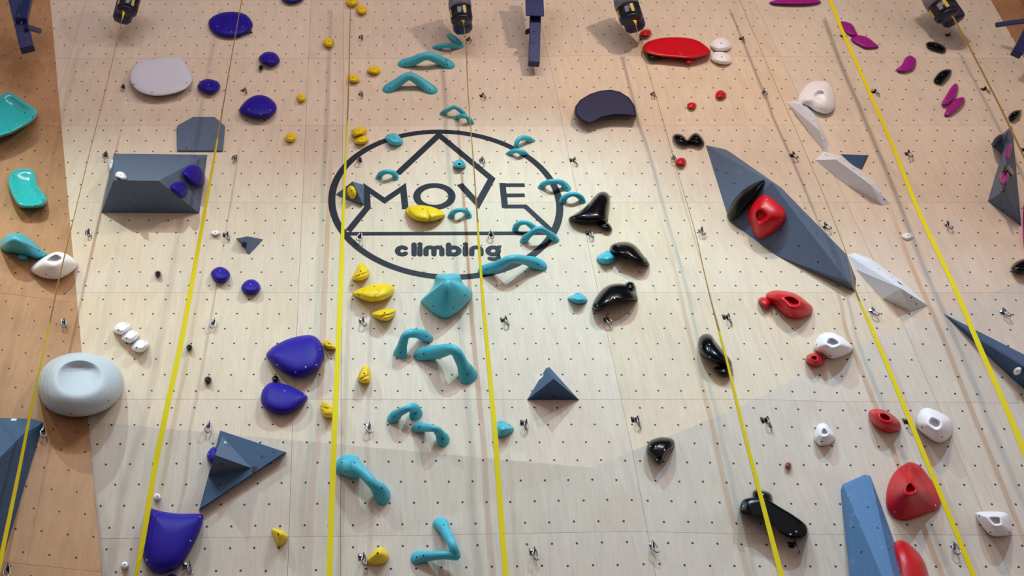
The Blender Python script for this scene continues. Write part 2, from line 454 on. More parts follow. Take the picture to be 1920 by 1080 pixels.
def tube_bm(bm, pts, n=22, sides=14, flat=.6):
    """pts: (px, py, offset m, radius px); feet are flattened on to the wall"""
    P = [S(a, b, c) for a, b, c, r in pts]
    Rr = [r*1.12*mpp(b, c)*(1.22 if c < .025 else 1.0) for a, b, c, r in pts]
    L = len(P)
    V4 = [Vector((p.x, p.y, p.z)) for p in P]
    path = catmull(V4, n, False); per = max(2, n//(L-1))
    rads = []; deps = []
    for i in range(len(path)):
        u = min(i/per, L-1); k = min(int(u), L-2); f = u-k; f = f*f*(3-2*f)
        r = Rr[k]*(1-f)+Rr[k+1]*f
        offv = wall_at(path[i].x, path[i].z) - path[i].y
        rads.append(r); deps.append(r*(flat+(1-flat)*min(1, max(0, offv)/(1.2*r))))
    rings = []
    def ring(c, t, rw, rd):
        side = t.cross(Vector((0, -1, 0)))
        side = side.normalized() if side.length > 1e-4 else Vector((1, 0, 0))
        up = side.cross(t).normalized()
        up = up if up.y < 0 else -up
        return [c + side*math.cos(a)*rw + up*math.sin(a)*rd for a in [k*2*PI/sides for k in range(sides)]]
    tans = []
    for i in range(len(path)):
        t = path[min(i+1, len(path)-1)]-path[max(i-1, 0)]; tans.append(t.normalized())
    for q in (.95, .8, .55, .28):
        rings.append(ring(path[0]-tans[0]*rads[0]*q, tans[0], rads[0]*math.sqrt(1-q*q), deps[0]*math.sqrt(1-q*q)))
    for i in range(len(path)): rings.append(ring(path[i], tans[i], rads[i], deps[i]))
    for q in (.28, .55, .8, .95):
        rings.append(ring(path[-1]+tans[-1]*rads[-1]*q, tans[-1], rads[-1]*math.sqrt(1-q*q), deps[-1]*math.sqrt(1-q*q)))
    vr = [[bm.verts.new(v) for v in r] for r in rings]
    for a, b in zip(vr, vr[1:]):
        for i in range(sides): bm.faces.new((a[i], a[(i+1) % sides], b[(i+1) % sides], b[i]))
    bm.faces.new(vr[0]); bm.faces.new(vr[-1])
def arch(label, group, material, paths, name='arch_hold', bolts=None):
    bm = bmesh.new()
    if isinstance(paths[0][0], (int, float)): paths = [paths]
    for p in paths: tube_bm(bm, p)
    bmesh.ops.recalc_face_normals(bm, faces=bm.faces)
    o = recenter(mesh_obj(name, bm, material, smooth=True)); tag(o, label, 'climbing hold', group)
    if bolts is None:
        bolts = []
        for p in paths:
            for e, f in ((p[0], p[1]), (p[-1], p[-2])): bolts.append((e[0]*.85+f[0]*.15, e[1]*.85+f[1]*.15))
    add_bolts(o, bolts, M['bolt_dark'], .0075)
    return o
def volume(label, material, verts, group=None, bolts=(), bev=.010, name='climbing_volume', sticker=None):
    """plywood volume: convex shell over (px, py, offset) corners"""
    bm = bmesh.new()
    for a, b, c in verts:
        p = S(a, b, c); bm.verts.new(p)
        if c < .02: bm.verts.new(p+Vector((0, .004, 0)))
    r = bmesh.ops.convex_hull(bm, input=bm.verts)
    kill = [g for g in r['geom_interior'] if isinstance(g, bmesh.types.BMVert)]
    bmesh.ops.delete(bm, geom=kill, context='VERTS')
    bmesh.ops.remove_doubles(bm, verts=bm.verts, dist=.003)
    bmesh.ops.dissolve_limit(bm, angle_limit=math.radians(2.5), verts=bm.verts, edges=bm.edges)
    bmesh.ops.recalc_face_normals(bm, faces=bm.faces)
    if bev:
        bmesh.ops.bevel(bm, geom=list(bm.edges), offset=bev, segments=2, affect='EDGES', profile=.6, clamp_overlap=True)
    o = recenter(mesh_obj(name, bm, material)); tag(o, label, 'climbing volume', group)
    BVHS[label] = BVHTree.FromPolygons([(v.co+o.location)[:] for v in o.data.vertices], [p.vertices[:] for p in o.data.polygons])
    add_bolts(o, bolts, M['bolt_dark'], .0085)
    if sticker:
        px, py, mt = sticker; d = rdir(px, py).normalized(); h = BVHS[label].ray_cast(CAM, d)
        if h[0]:
            bm = bmesh.new(); bmesh.ops.create_cube(bm, size=1)
            bmesh.ops.scale(bm, verts=bm.verts, vec=(.042, .05, .003))
            s = mesh_obj('sticker', bm, mt, o); nn = h[1] if h[1].dot(d) < 0 else -h[1]
            s.location = h[0]-o.location; s.rotation_euler = nn.to_track_quat('Z', 'Y').to_euler()
            tag(s, 'small square sticker')
    return o

# ------------------------------------------------------------------ logo (flat vinyl on the plywood)
logo = empty('wall_logo', S(836, 380)); tag(logo, 'large dark round logo of mountain outline with the words MOVE climbing on the wall', 'logo')
LT = .0015; NS = [0]
def stroke(bm, pts, wpx, closed=False, capround=False, hw=None):
    """flat ribbon through pixel points; wpx = width in horizontal pixels"""
    NS[0] += 1; lt = LT + (NS[0] % 6)*.0004
    P = [S(a, b, lt) for a, b in pts]
    wd = wpx*1.18*mpp(sum(p[1] for p in pts)/len(pts))/2
    n = len(P); L = []; R = []
    for i in range(n):
        a = P[(i-1) % n] if (closed or i > 0) else P[i]; b = P[i]; c = P[(i+1) % n] if (closed or i < n-1) else P[i]
        t1 = (b-a); t2 = (c-b)
        if t1.length < 1e-6: t1 = t2
        if t2.length < 1e-6: t2 = t1
        t1.normalize(); t2.normalize()
        n1 = Vector((-t1.z, 0, t1.x)); n2 = Vector((-t2.z, 0, t2.x)); m = (n1+n2).normalized()
        k = min(3.0, 1/max(.25, m.dot(n1)))
        L.append(b+m*wd*k); R.append(b-m*wd*k)
    vl = [bm.verts.new(v) for v in L]; vr = [bm.verts.new(v) for v in R]
    for i in range(n if closed else n-1):
        j = (i+1) % n; f = bm.faces.new((vl[i], vl[j], vr[j], vr[i])); f.normal_update()
        if f.normal.y > 0: f.normal_flip()
    if capround:
        for e in (P[0], P[-1]):
            f = bm.faces.new([bm.verts.new(e+Vector((math.cos(a*PI/6)*wd, -.0001-.0001*(e is P[0]), math.sin(a*PI/6)*wd))) for a in range(12)]); f.normal_update()
            if f.normal.y > 0: f.normal_flip()
def logo_part(name, strokes, label=None):
    bm = bmesh.new()
    for s in strokes: stroke(bm, *s[:1], **s[1])
    o = adopt(mesh_obj(name, bm, M['logo']), logo)
    if label: tag(o, label)
# ring: a true circle on the wall
zt, zb = S(700, 247).z, S(700, 520).z; xl, xr = S(622, 380).x, S(1049, 380).x
rc = ((xl+xr)/2, (zt+zb)/2); ra, rb_ = (xr-xl)/2, (zt-zb)/2
bm = bmesh.new(); n = 120; vi = []; vo = []
for k in range(n):
    a = 2*PI*k/n; wr = .034
    for lst, q in ((vo, wr), (vi, -wr)):
        x, z = rc[0]+(ra+q)*math.cos(a), rc[1]+(rb_+q)*math.sin(a)
        lst.append(bm.verts.new((x, wall_at(x, z)-LT, z)))
for k in range(n): bm.faces.new((vo[k], vo[(k+1) % n], vi[(k+1) % n], vi[k]))
adopt(mesh_obj('ring', bm, M['logo']), logo)
logo_part('mountain_line', [([(745, 326), (823, 253), (922, 335), (896, 382), (862, 345)], dict(wpx=11))])
logo_part('mountain_line', [([(653, 433), (689, 389), (687.5, 353), (721, 376), (756, 352), (760, 392)], dict(wpx=10.5))])
logo_part('mountain_line', [([(1036, 434), (985, 387), (945, 387)], dict(wpx=9))])
logo_part('base_line', [([(640, 438), (1032, 437)], dict(wpx=8))])
def ell(cx, cy, rx, ry, a0=0, a1=360, n=28):
    return [(cx+rx*math.cos(math.radians(a0+(a1-a0)*k/n)), cy-ry*math.sin(math.radians(a0+(a1-a0)*k/n))) for k in range(n+1)]
logo_part('letter', [(ell(814.5, 368, 33, 20.5, 0, 347, 30), dict(wpx=11.5, closed=True))])
logo_part('letter', [([(942, 343), (947, 390)], dict(wpx=10)), ([(940, 347), (984, 347)], dict(wpx=9)), ([(942, 366.5), (984, 366)], dict(wpx=9))])
c = dict(wpx=8.6, capround=True)
XH, BL = 463.5, 477.0; my, hy = (XH+BL)/2, (BL-XH)/2
def bowl(cx, rx, a0, a1): return (ell(cx, my, rx, hy, a0, a1, 14), c)
def archl(x0, x1, y0=None):
    return [(x0, BL), (x0, XH+6)] + ell((x0+x1)/2, XH+hy*.8, (x1-x0)/2, hy*.8, 180, 0, 10) + [(x1, BL)]
for strokes in (
    [bowl(754, 7.5, 45, 315)],
    [([(773.5, 458), (773.5, BL)], c)],
    [([(783, XH), (783, BL)], c), ([(783, 457.6), (783.3, 458)], c)],
    [(archl(793, 806), c), (archl(806, 819), c)],
    [([(830, 458), (830, BL)], c), bowl(838.5, 8.5, 0, 360)],
    [([(857.5, XH), (857.5, BL)], c), ([(857.5, 457.6), (857.8, 458)], c)],
    [(archl(868, 883), c)],
    [bowl(903, 8.5, 0, 360), ([(912, XH), (912, 482)] + ell(904, 481.5, 8, 4.5, 0, -140, 8), c)],
):
    k = 1.0
    st = [([(745.5+(x-746.5)*1.145, y) for x, y in s[0]], s[1]) for s in strokes]
    logo_part('letter', st)

# ------------------------------------------------------------------ plywood volumes
volume('big grey box volume with a ridge, carrying two purple holds', M['slate'],
       [(214, 288, 0), (389, 290, 0), (374, 400, 0), (190, 399, 0), (213, 338, .42), (297, 339, .42)], 'grey volumes', sticker=(357, 288, M['bolt_dark']))
volume('flat grey six-sided panel volume with clipped top corners, just above the big grey box', M['slate'],
       [(331, 243, 0), (333, 235, .0), (361, 220, 0), (402, 220, 0), (422, 238, 0), (417, 285, 0), (332, 284, 0),
        (332, 282, .02), (333, 236, .02), (362, 219, .02), (402, 219, .02), (422, 236, .02), (418, 282, .02)], 'grey volumes', bolts=[(350, 278)])
volume('small grey three-cornered volume pointing down, right of the grey box', M['slate'],
       [(443, 447, 0), (465, 443, 0), (494, 449, 0), (467, 478, 0), (464, 443, .10), (449, 447, .10)], 'grey volumes', sticker=(458, 459, M['bolt_dark']))
volume('small dark pyramid volume at the left side of the logo carrying a yellow hold', M['slate'],
       [(629, 365, 0), (663, 345, 0), (683, 347, 0), (683, 383, 0), (655, 376, 0), (661, 340, .16), (680, 381, .05)], 'grey volumes', bolts=[(676, 356)])
volume('largest grey volume, slanting down right, with a red jug and black crescent', M['slate'],
       [(1323, 272, 0), (1366, 283, 0), (1465, 352, 0), (1588, 478, 0), (1605, 522, 0), (1604, 547, 0), (1455, 479, 0), (1367, 414, 0),
        (1360, 280, .06), (1447, 342, .42), (1590, 528, .12)], 'grey volumes',
       bolts=[(1344, 318), (1362, 324), (1377, 344), (1475, 365), (1502, 401), (1531, 437), (1560, 473), (1498, 461), (1465, 432), (1534, 491)])
volume('small blue-grey triangular volume tucked behind the upper right white wedge', M['slate_dark'],
       [(1576, 289, 0), (1629, 291, 0), (1616, 319, 0), (1598, 310, 0), (1600, 290, .07), (1622, 291, .05)], 'grey volumes')
volume('tall narrow grey spike volume at the right edge, with magenta and black holds', M['slate'],
       [(1898, 238, 0), (1852, 377, 0), (1915, 424, 0), (1893, 240, .05), (1886, 356, .30), (1899, 245, .0)], 'grey volumes', bolts=[(1876, 377), (1881, 395)])
volume('small grey volume piece beside the top of the right spike', M['slate'],
       [(1857, 270, 0), (1884, 247, 0), (1897, 236, 0), (1890, 280, 0), (1880, 292, 0), (1880, 262, .08)], 'grey volumes')
volume('long dark blue blade volume at the right edge with a white foothold on it', M['slate_dark'],
       [(1769, 588, 0), (1832, 626, 0), (1990, 700, 0), (1990, 790, 0), (1900, 712, 0), (1818, 632, 0), (1840, 640, .10), (1975, 720, .30)], 'grey volumes', bolts=[(1868, 663)])
volume('grey pyramid volume right of the lowest logo rope, below the cyan holds', M['slate_dark'],
       [(988, 750, 0), (1086, 750, 0), (1024, 690, 0), (1030, 688, 0), (1038, 710, .27)], 'grey volumes', bolts=[(1037, 744)], sticker=(1015, 707, M['wedge']))
kite = volume('dark blue triangular board volume at lower left with a small pyramid on it', M['slate_dark'],
       [(413, 807, 0), (537, 848, 0), (373, 957, 0), (414, 808, .07), (534, 848, .07), (374, 954, .07)], 'grey volumes',
       bolts=[(411, 908), (491, 856), (513, 848), (440, 915)], sticker=(477, 880, M['bolt_dark']))
bm = bmesh.new()
for a, b_, c_ in ((417, 818, .072), (470, 877, .072), (391, 893, .072), (403, 853, .30)): bm.verts.new(S(a, b_, c_))
bmesh.ops.convex_hull(bm, input=bm.verts); bmesh.ops.recalc_face_normals(bm, faces=bm.faces)
pyr = mesh_obj('pyramid', bm, M['slate']); adopt(pyr, kite); tag(pyr, 'small slate grey pyramid')
add_bolts(pyr, [(416, 870), (428, 835)], M['bolt_dark']); add_bolts(pyr, [(422, 830)], M['wedge'], .014)
volume('blue-grey volume at the lower left edge, partly out of view', M['slate_dark'],
       [(-120, 780, 0), (60, 785, 0), (82, 792, 0), (52, 892, 0), (-10, 1100, 0), (-120, 1100, 0), (42, 815, .20), (-12, 870, .42), (-120, 900, .42)], 'grey volumes', sticker=(26, 787, M['wedge']))
volume('tall steel blue wedge volume with chalk marks at the bottom right edge of the view', M['slate_blue'],
       [(1576, 918, 0), (1580, 908, 0), (1620, 890, 0), (1632, 892, 0), (1702, 1085, 0), (1740, 1190, 0), (1606, 1190, 0), (1596, 1085, 0),
        (1583, 914, .05), (1676, 1085, .34), (1700, 1190, .40)], 'grey volumes',
       bolts=[(1628, 951), (1646, 990), (1666, 1030), (1600, 989), (1615, 1035), (1687, 1073)])
# long white wedges
volume('upper white wedge, narrow and bent, running down from the white donut jug', M['wedge'],
       [(1475, 192, 0), (1505, 187, 0), (1528, 215, 0), (1553, 264, 0), (1552, 292, 0), (1530, 264, 0), (1492, 213, 0), (1500, 195, .12), (1536, 245, .14)], 'white wedge volumes', bolts=[(1519, 217), (1526, 227), (1545, 264)], sticker=(1507, 197, M['bolt_dark']), bev=.005)
volume('middle white wedge slanting down to the right in front of a small blue triangle', M['wedge'],
       [(1528, 300, 0), (1545, 284, 0), (1578, 293, 0), (1642, 343, 0), (1670, 382, 0), (1655, 386, 0), (1585, 345, 0), (1568, 299, .16), (1632, 346, .16)], 'white wedge volumes',
       bolts=[(1548, 290), (1552, 292), (1583, 302), (1600, 317), (1614, 327), (1651, 362), (1658, 374)], bev=.005)
volume('lowest white wedge, starting at the lower tip of the largest grey volume', M['wedge'],
       [(1589, 478, 0), (1603, 474, 0), (1634, 486, 0), (1692, 528, 0), (1740, 573, 0), (1706, 584, 0), (1655, 560, 0), (1604, 505, 0), (1630, 492, .10), (1690, 541, .22)], 'white wedge volumes',
       bolts=[(1647, 504), (1672, 520), (1709, 558), (1718, 570)], sticker=(1687, 531, M['bolt_dark']), bev=.005)

# ------------------------------------------------------------------ moulded holds
P, C, Y, R_, K, Wt, Mg = 'purple holds', 'turquoise holds', 'yellow holds', 'red holds', 'black holds', 'white holds', 'magenta holds'
mp, mc, my_, mr, mk, mw, mm = (M[k] for k in ('purple', 'cyan', 'yellow', 'red', 'black', 'white', 'magenta'))
BOX = 'big grey box volume with a ridge, carrying two purple holds'
BIG = 'largest grey volume, slanting down right, with a red jug and black crescent'
SPIKE = 'tall narrow grey spike volume at the right edge, with magenta and black holds'
LOGOV = 'small dark pyramid volume at the left side of the logo carrying a yellow hold'
# purple
blob('climbing_volume', 'dark navy half-moon volume right of the top of the logo', 'grey volumes', M['navy'], [(1077, 212), (1078, 200), (1088, 187), (1106, 176), (1125, 170), (1145, 168), (1163, 172), (1180, 183), (1191, 199), (1194, 217), (1175, 215), (1150, 215), (1127, 220), (1104, 232), (1090, 226)], .13, 'slab', sharp=True, bolts=[], cat='climbing volume')
blob('sloper_hold', 'large oval purple sloper at the top left with a rope in front', P, mp, [(391, 48), (395, 34), (415, 24), (440, 22), (462, 28), (474, 45), (468, 58), (450, 67), (425, 69), (402, 62)], .09, 'low')
blob('sloper_hold', 'purple hold cut off by the top edge of the view', P, mp, [(527, -4), (540, -14), (560, -12), (570, -3), (555, 4), (538, 4)], .08, 'low', bolts=[])
blob('sloper_hold', 'small purple sloper above a tiny dark foothold, near the top', P, mp, [(485, 109), (495, 99), (507, 97), (518, 101), (525, 113), (519, 121), (505, 123), (492, 118)], .10)
blob('sloper_hold', 'small purple sloper right of the large pale grey sloper', P, mp, [(370, 162), (378, 151), (392, 148), (408, 153), (413, 163), (404, 174), (388, 175), (376, 170)], .10)
blob('sloper_hold', 'medium purple sloper pointed on the left, right of the second rope', P, mp, [(448, 207), (463, 187), (483, 178), (503, 182), (517, 195), (518, 208), (507, 218), (485, 222), (462, 217)], .12, 'low')
blob('sloper_hold', 'upper purple hold on the right face of the grey box volume', P, mp, [(342, 323), (352, 312), (366, 310), (379, 318), (384, 335), (380, 348), (364, 347), (348, 335)], .09, 'low', on=BOX, bolts=[(369, 321)], bcol=M['bolt_dark'])
blob('sloper_hold', 'lower, smaller purple hold on the grey box volume', P, mp, [(320, 350), (328, 342), (340, 341), (350, 350), (351, 362), (342, 370), (330, 365)], .07, 'dome', on=BOX, bolts=[(340, 350)], bcol=M['bolt_dark'])
blob('sloper_hold', 'small round purple hold below the grey box, upper left of a pair', P, mp, [(395, 512), (405, 502), (418, 501), (430, 510), (430, 521), (419, 529), (403, 527)], .09, bolts=[(413, 508)])
blob('sloper_hold', 'small round purple hold below the grey box, lower right of a pair', P, mp, [(453, 536), (462, 526), (475, 524), (486, 532), (488, 543), (478, 551), (463, 551), (454, 545)], .09, bolts=[(470, 533)])
blob('sloper_hold', 'big purple sloper directly above another purple sloper, left of the yellow rope', P, mp, [(500, 663), (515, 648), (545, 634), (580, 628), (598, 637), (607, 658), (606, 676), (595, 695), (570, 706), (548, 706), (522, 692), (504, 675)], .17, 'low',
     bolts=[(507, 657), (600, 655), (520, 684), (593, 684), (554, 698), (573, 688)])
blob('sloper_hold', 'rounded purple sloper just under the biggest purple sloper and a black foothold', P, mp, [(489, 747), (493, 730), (505, 718), (520, 717), (545, 724), (571, 738), (577, 746), (569, 758), (550, 772), (528, 777), (505, 771), (492, 759)], .13, 'low', bolts=[(534, 733), (571, 741)])
blob('sloper_hold', 'biggest purple hold, shield shaped with a concave top, at the bottom left', P, mp, [(282, 953), (300, 958), (335, 963), (370, 963), (381, 968), (377, 990), (365, 1018), (348, 1047), (330, 1067), (302, 1076), (282, 1070), (268, 1045), (264, 1018), (270, 985), (276, 962)], .17, 'low',
     bolts=[(375, 969), (357, 1014), (275, 1050), (272, 1003)])
blob('sloper_hold', 'small purple hold half hidden behind the dark kite volume', P, mp, [(388, 853), (394, 842), (403, 838), (412, 848), (412, 864), (402, 872), (391, 866)], .10, bolts=[(391, 852)])
blob('sloper_hold', 'sliver of purple hold at the bottom edge under the shield shaped one', P, mp, [(310, 1088), (318, 1077), (330, 1078), (338, 1090), (325, 1100)], .08, bolts=[])
# white and pale grey
blob('sloper_hold', 'large flat pale grey sloper above the grey box at upper left', Wt, M['palegrey'], [(243, 150), (245, 135), (255, 119), (275, 113), (305, 108), (335, 108), (348, 119), (358, 138), (361, 152), (350, 166), (325, 176), (295, 180), (270, 176), (253, 166)], .10, 'flat', bolts=[(251, 158), (285, 173), (350, 155)], bcol=M['bolt_dark'])
blob('foothold', 'small white hold at the left edge of the grey box volume', Wt, mw, [(202, 302), (208, 298), (214, 300), (214, 312), (208, 321), (202, 313)], .07)
blob('foothold', 'small lumpy white hold on top of the grey box volume', Wt, mw, [(216, 330), (220, 322), (231, 323), (238, 333), (233, 337), (222, 334)], .05, 'crimp', on=BOX, bolts=[(226, 329)])
blob('jug_hold', 'white wing shaped jug with a pocket, below the turquoise jug at the left', Wt, mw, [(57, 505), (70, 490), (90, 478), (107, 472), (127, 477), (146, 494), (135, 510), (112, 523), (88, 523), (68, 516)], .20, 'pocket', center=(103, 480), bolts=[(86, 514)])
for i, (x, y, d_) in enumerate(((228, 616, 'uppermost'), (243, 631, 'middle'), (262, 649, 'lowest'))):
    blob('foothold', f'{d_} of three small white holds in a slanting row at the left', Wt, mw, [(x-16, y+4), (x-8, y-9), (x+4, y-12), (x+15, y-8), (x+17, y), (x+8, y+10), (x-3, y+12)], .12, 'crimp', bolts=[(x+9, y-8), (x-6, y+3)])
blob('sloper_hold', 'huge round pale blue-grey dish topped sloper at the left', Wt, M['bluewhite'], [(71, 716), (78, 694), (96, 676), (125, 664), (158, 661), (190, 668), (217, 684), (231, 706), (231, 730), (220, 752), (198, 769), (170, 779), (138, 782), (105, 775), (84, 760), (73, 738)], .34, 'dish', center=(147, 693), bolts=[(134, 775), (203, 751)])
blob('foothold', 'tiny white hold beside a steel ring left of the small grey triangle volume', Wt, mw, (404, 437, 9, 5), .05, 'crimp')
blob('jug_hold', 'pinkish white rounded jug with an oval hole above the upper white wedge', Wt, mw, [(1495, 186), (1505, 166), (1522, 153), (1540, 151), (1556, 156), (1565, 178), (1565, 202), (1552, 213), (1533, 210), (1516, 200), (1500, 194)], .12, 'pocket', center=(1539, 178), bolts=[])
blob('jug_hold', 'upper of two white jugs touching the red disc at the top', Wt, mw, [(1331, 85), (1340, 74), (1356, 70), (1369, 80), (1371, 90), (1358, 96), (1340, 95)], .08, 'crimp')
blob('jug_hold', 'lower of two white jugs beside the red disc at the top', Wt, mw, [(1332, 110), (1340, 98), (1355, 97), (1370, 106), (1372, 117), (1360, 121), (1342, 118)], .08, 'crimp')
blob('jug_hold', 'white jug with a round hole just above a small red jug', Wt, mw, [(1526, 655), (1529, 638), (1540, 626), (1556, 623), (1570, 627), (1585, 636), (1600, 654), (1582, 667), (1560, 673), (1543, 664)], .21, 'pocket', center=(1561, 639), bolts=[(1531, 646), (1557, 667), (1586, 636)])
blob('jug_hold', 'small white jug with a hole left of the red jug at lower right', Wt, mw, [(1526, 821), (1530, 802), (1538, 794), (1549, 795), (1560, 808), (1566, 821), (1556, 833), (1538, 836), (1531, 830)], .13, 'pocket', center=(1546, 808), bolts=[(1541, 828)])
blob('jug_hold', 'white jug with a tall oval hole, right of the small red jug at lower right', Wt, mw, [(1718, 800), (1720, 778), (1733, 765), (1752, 768), (1778, 782), (1786, 796), (1784, 815), (1772, 827), (1757, 830), (1736, 817)], .21, 'pocket', center=(1753, 792), bolts=[(1729, 801), (1766, 819)])
blob('jug_hold', 'white squarish jug with a hole at the far lower right', Wt, mw, [(1829, 966), (1834, 960), (1855, 959), (1880, 960), (1891, 966), (1896, 985), (1896, 1001), (1878, 1006), (1858, 1004), (1842, 988)], .20, 'pocket', center=(1867, 974), bolts=[(1836, 967), (1857, 998), (1893, 998)])
blob('foothold', 'tiny clear whitish foothold left of the right yellow rope', Wt, mw, [(1690, 443), (1699, 437), (1710, 438), (1713, 445), (1700, 450)], .03, 'crimp')
for x, y, l in ((295, 932, 'small round white foothold just above the shield shaped purple hold'), (234, 1060, 'small round white foothold at the bottom left below the brown wall edge')):
    blob('foothold', l, Wt, mw, (x, y, 7, 7), .055, 'crimp', bolts=[(x, y-2)])
blob('foothold', 'small oval white foothold on the dark blue blade volume at right', Wt, mw, (1908, 696, 9, 7, -35), .04, 'dome', on='long dark blue blade volume at the right edge with a white foothold on it', bolts=[(1907, 696)])
# turquoise moulded
blob('jug_hold', 'large glossy turquoise bowl shaped jug at the upper left edge', C, M['teal'], [(-22, 200), (-10, 185), (8, 173), (25, 174), (45, 188), (65, 201), (72, 212), (62, 228), (40, 242), (10, 256), (-22, 258)], .24, 'bowl', bolts=[(61, 219), (18, 244), (47, 212), (12, 254)])
blob('jug_hold', 'glossy turquoise kidney shaped jug with a lip on the tan wall', C, M['teal'], [(14, 337), (20, 323), (38, 315), (58, 316), (67, 326), (72, 348), (86, 366), (88, 380), (76, 389), (55, 391), (38, 389), (26, 375), (17, 354)], .14, 'bowl', bolts=[(25, 330), (80, 375), (66, 385)])
blob('jug_hold', 'turquoise fin shaped jug on the tan wall above the white wing', C, mc, [(0, 463), (9, 443), (25, 437), (45, 440), (62, 452), (78, 468), (89, 478), (72, 486), (50, 480), (28, 475), (10, 472)], .28, 'cone', center=(28, 443), bolts=[(73, 470)])
blob('foothold', 'tiny turquoise foothold under the turquoise fin shaped jug', C, mc, (43, 481, 9, 7), .06, 'crimp')
blob('foothold', 'small turquoise hold on the upper left arc of the logo ring', C, mc, [(722, 260), (727, 252), (740, 250), (750, 256), (756, 267), (745, 273), (730, 270)], .09, 'crimp')
blob('foothold', 'tiny turquoise jug with a pocket inside the logo mountain', C, mc, [(849, 312), (853, 302), (862, 299), (870, 303), (874, 312), (866, 316), (855, 315)], .08, 'pocket')
blob('sloper_hold', 'big turquoise bell shaped pinch under the logo', C, mc, [(818, 516), (835, 513), (861, 514), (868, 531), (884, 545), (884, 560), (868, 578), (850, 592), (834, 597), (812, 588), (792, 569), (790, 562), (806, 546), (814, 532)], .34, 'ramp', center=(839, 524), bolts=[(872, 554), (812, 574), (850, 577)])
blob('foothold', 'small turquoise foothold touching a black hold right of the logo', C, mc, [(1118, 484), (1128, 475), (1140, 470), (1152, 474), (1158, 482), (1150, 492), (1136, 497), (1123, 492)], .10, 'cone', bolts=[(1138, 472)])
blob('foothold', 'small diamond shaped turquoise foothold left of the lower black hump', C, mc, [(1064, 559), (1074, 553), (1084, 548), (1096, 554), (1102, 563), (1095, 569), (1083, 570), (1072, 566)], .10, 'cone', bolts=[(1084, 551)])
blob('foothold', 'small turquoise foothold right of the central rope at mid lower height', C, mc, [(926, 800), (932, 791), (941, 788), (956, 796), (964, 804), (955, 814), (936, 821), (928, 813)], .11, 'cone', bolts=[(939, 792), (955, 797)])
# turquoise arches
arch('turquoise hooked double arch under the central belay device', C, mc, [[(814, 89, .0, 4), (838, 85, .07, 4), (862, 88, 0, 5)], [(864, 86, .01, 5), (853, 73, .08, 4), (842, 66, 0, 4)]])
arch('wide turquoise arch, uppermost of two similar ones left of the central rope', C, mc, [(757, 119, .01, 9), (776, 114, .07, 8), (800, 105, .14, 7), (824, 113, .07, 8), (842, 122, .01, 9)])
arch('wide turquoise arch bent like a roof, lower of two similar ones', C, mc, [(728, 167, .01, 9), (746, 155, .07, 8), (767, 143, .13, 7), (788, 154, .07, 8), (809, 169, .01, 9)])
arch('small turquoise arch above the top of the logo, left one of a touching pair', C, mc, [(829, 212, 0, 4.5), (840, 206, .07, 3.6), (852, 201, .10, 3.2), (864, 208, .06, 3.6), (872, 217, 0, 4.5)])
arch('small turquoise arch above the top of the logo, right one of a touching pair', C, mc, [(855, 221, 0, 4), (866, 217, .08, 3.2), (875, 220, .08, 3.2), (884, 229, 0, 5)])
arch('small turquoise arch above the letter M of the logo', C, mc, [(710, 332, 0, 6), (716, 325, .06, 4.6), (727, 322, .10, 4), (738, 325, .06, 4.6), (743, 334, 0, 6)])
arch('turquoise S shaped pair of bent bars on the upper right arc of the logo ring', C, mc, [[(952, 288, 0, 4), (966, 283, .06, 4), (975, 284, .07, 4), (986, 288, 0, 4.5)], [(968, 279, 0, 4), (970, 265, .07, 4), (980, 258, .08, 4), (998, 263, 0, 5)]])
arch('turquoise arch crossing the right side of the logo ring', C, mc, [(1014, 350, 0, 6), (1024, 343, .07, 4.6), (1038, 340, .11, 4), (1054, 343, .06, 5), (1064, 354, 0, 7)])
arch('turquoise arch just right of the logo ring, touching the crossing one', C, mc, [(1054, 377, 0, 7), (1062, 368, .07, 4.6), (1074, 364, .10, 4), (1086, 368, .06, 4.6), (1093, 377, 0, 6)])
arch('small turquoise arch between the yellow hold and the rope under the letter V', C, mc, [(845, 405, 0, 6), (852, 397, .07, 4.2), (862, 394, .10, 3.6), (873, 396, .06, 4.2), (880, 405, 0, 6)])
arch('turquoise arch at the lower right of the logo, behind a larger crossing arch', C, mc, [(965, 430, 0, 6), (972, 420, .07, 4.6), (985, 417, .10, 4), (997, 424, .06, 5), (1005, 432, 0, 6)])
arch('larger turquoise arch crossing the logo ring at its lower right', C, mc, [(981, 451, 0, 7), (994, 439, .10, 5), (1010, 429, .15, 5), (1026, 436, .10, 5), (1042, 449, 0, 7)])
arch('long turquoise arch on the bottom of the logo ring, in front of the rope', C, mc, [(908, 506, .01, 10), (930, 500, .10, 9), (957, 486, .20, 7), (985, 488, .12, 8), (1013, 497, .01, 11)])
arch('turquoise bent bar, upper left of two below the bell shaped pinch', C, mc, [(750, 664, .01, 10), (755, 645, .10, 8), (762, 628, .18, 7), (780, 625, .14, 8), (802, 632, .01, 9)])
arch('large turquoise bent bar, lower right of two below the bell shaped pinch', C, mc, [(790, 664, .01, 12), (820, 660, .10, 12), (850, 656, .22, 9), (866, 680, .12, 10), (878, 706, .01, 15)])
arch('turquoise arch above another at the lower centre left', C, mc, [(737, 783, .01, 11), (750, 773, .10, 7), (765, 766, .15, 6), (776, 765, .08, 9), (780, 777, .01, 11)])
arch('turquoise arch below another at the lower centre left', C, mc, [(784, 801, .01, 10), (800, 802, .09, 7), (815, 804, .15, 6), (824, 812, .08, 8), (831, 825, .01, 12)])
arch('turquoise bone shaped bar at the lower left of centre', C, mc, [(652, 872, .02, 19), (662, 878, .06, 18), (680, 886, .12, 9), (698, 906, .13, 9), (712, 920, .06, 14), (718, 929, .01, 15)], bolts=[(641, 867), (648, 884), (716, 915), (705, 926), (665, 868)])
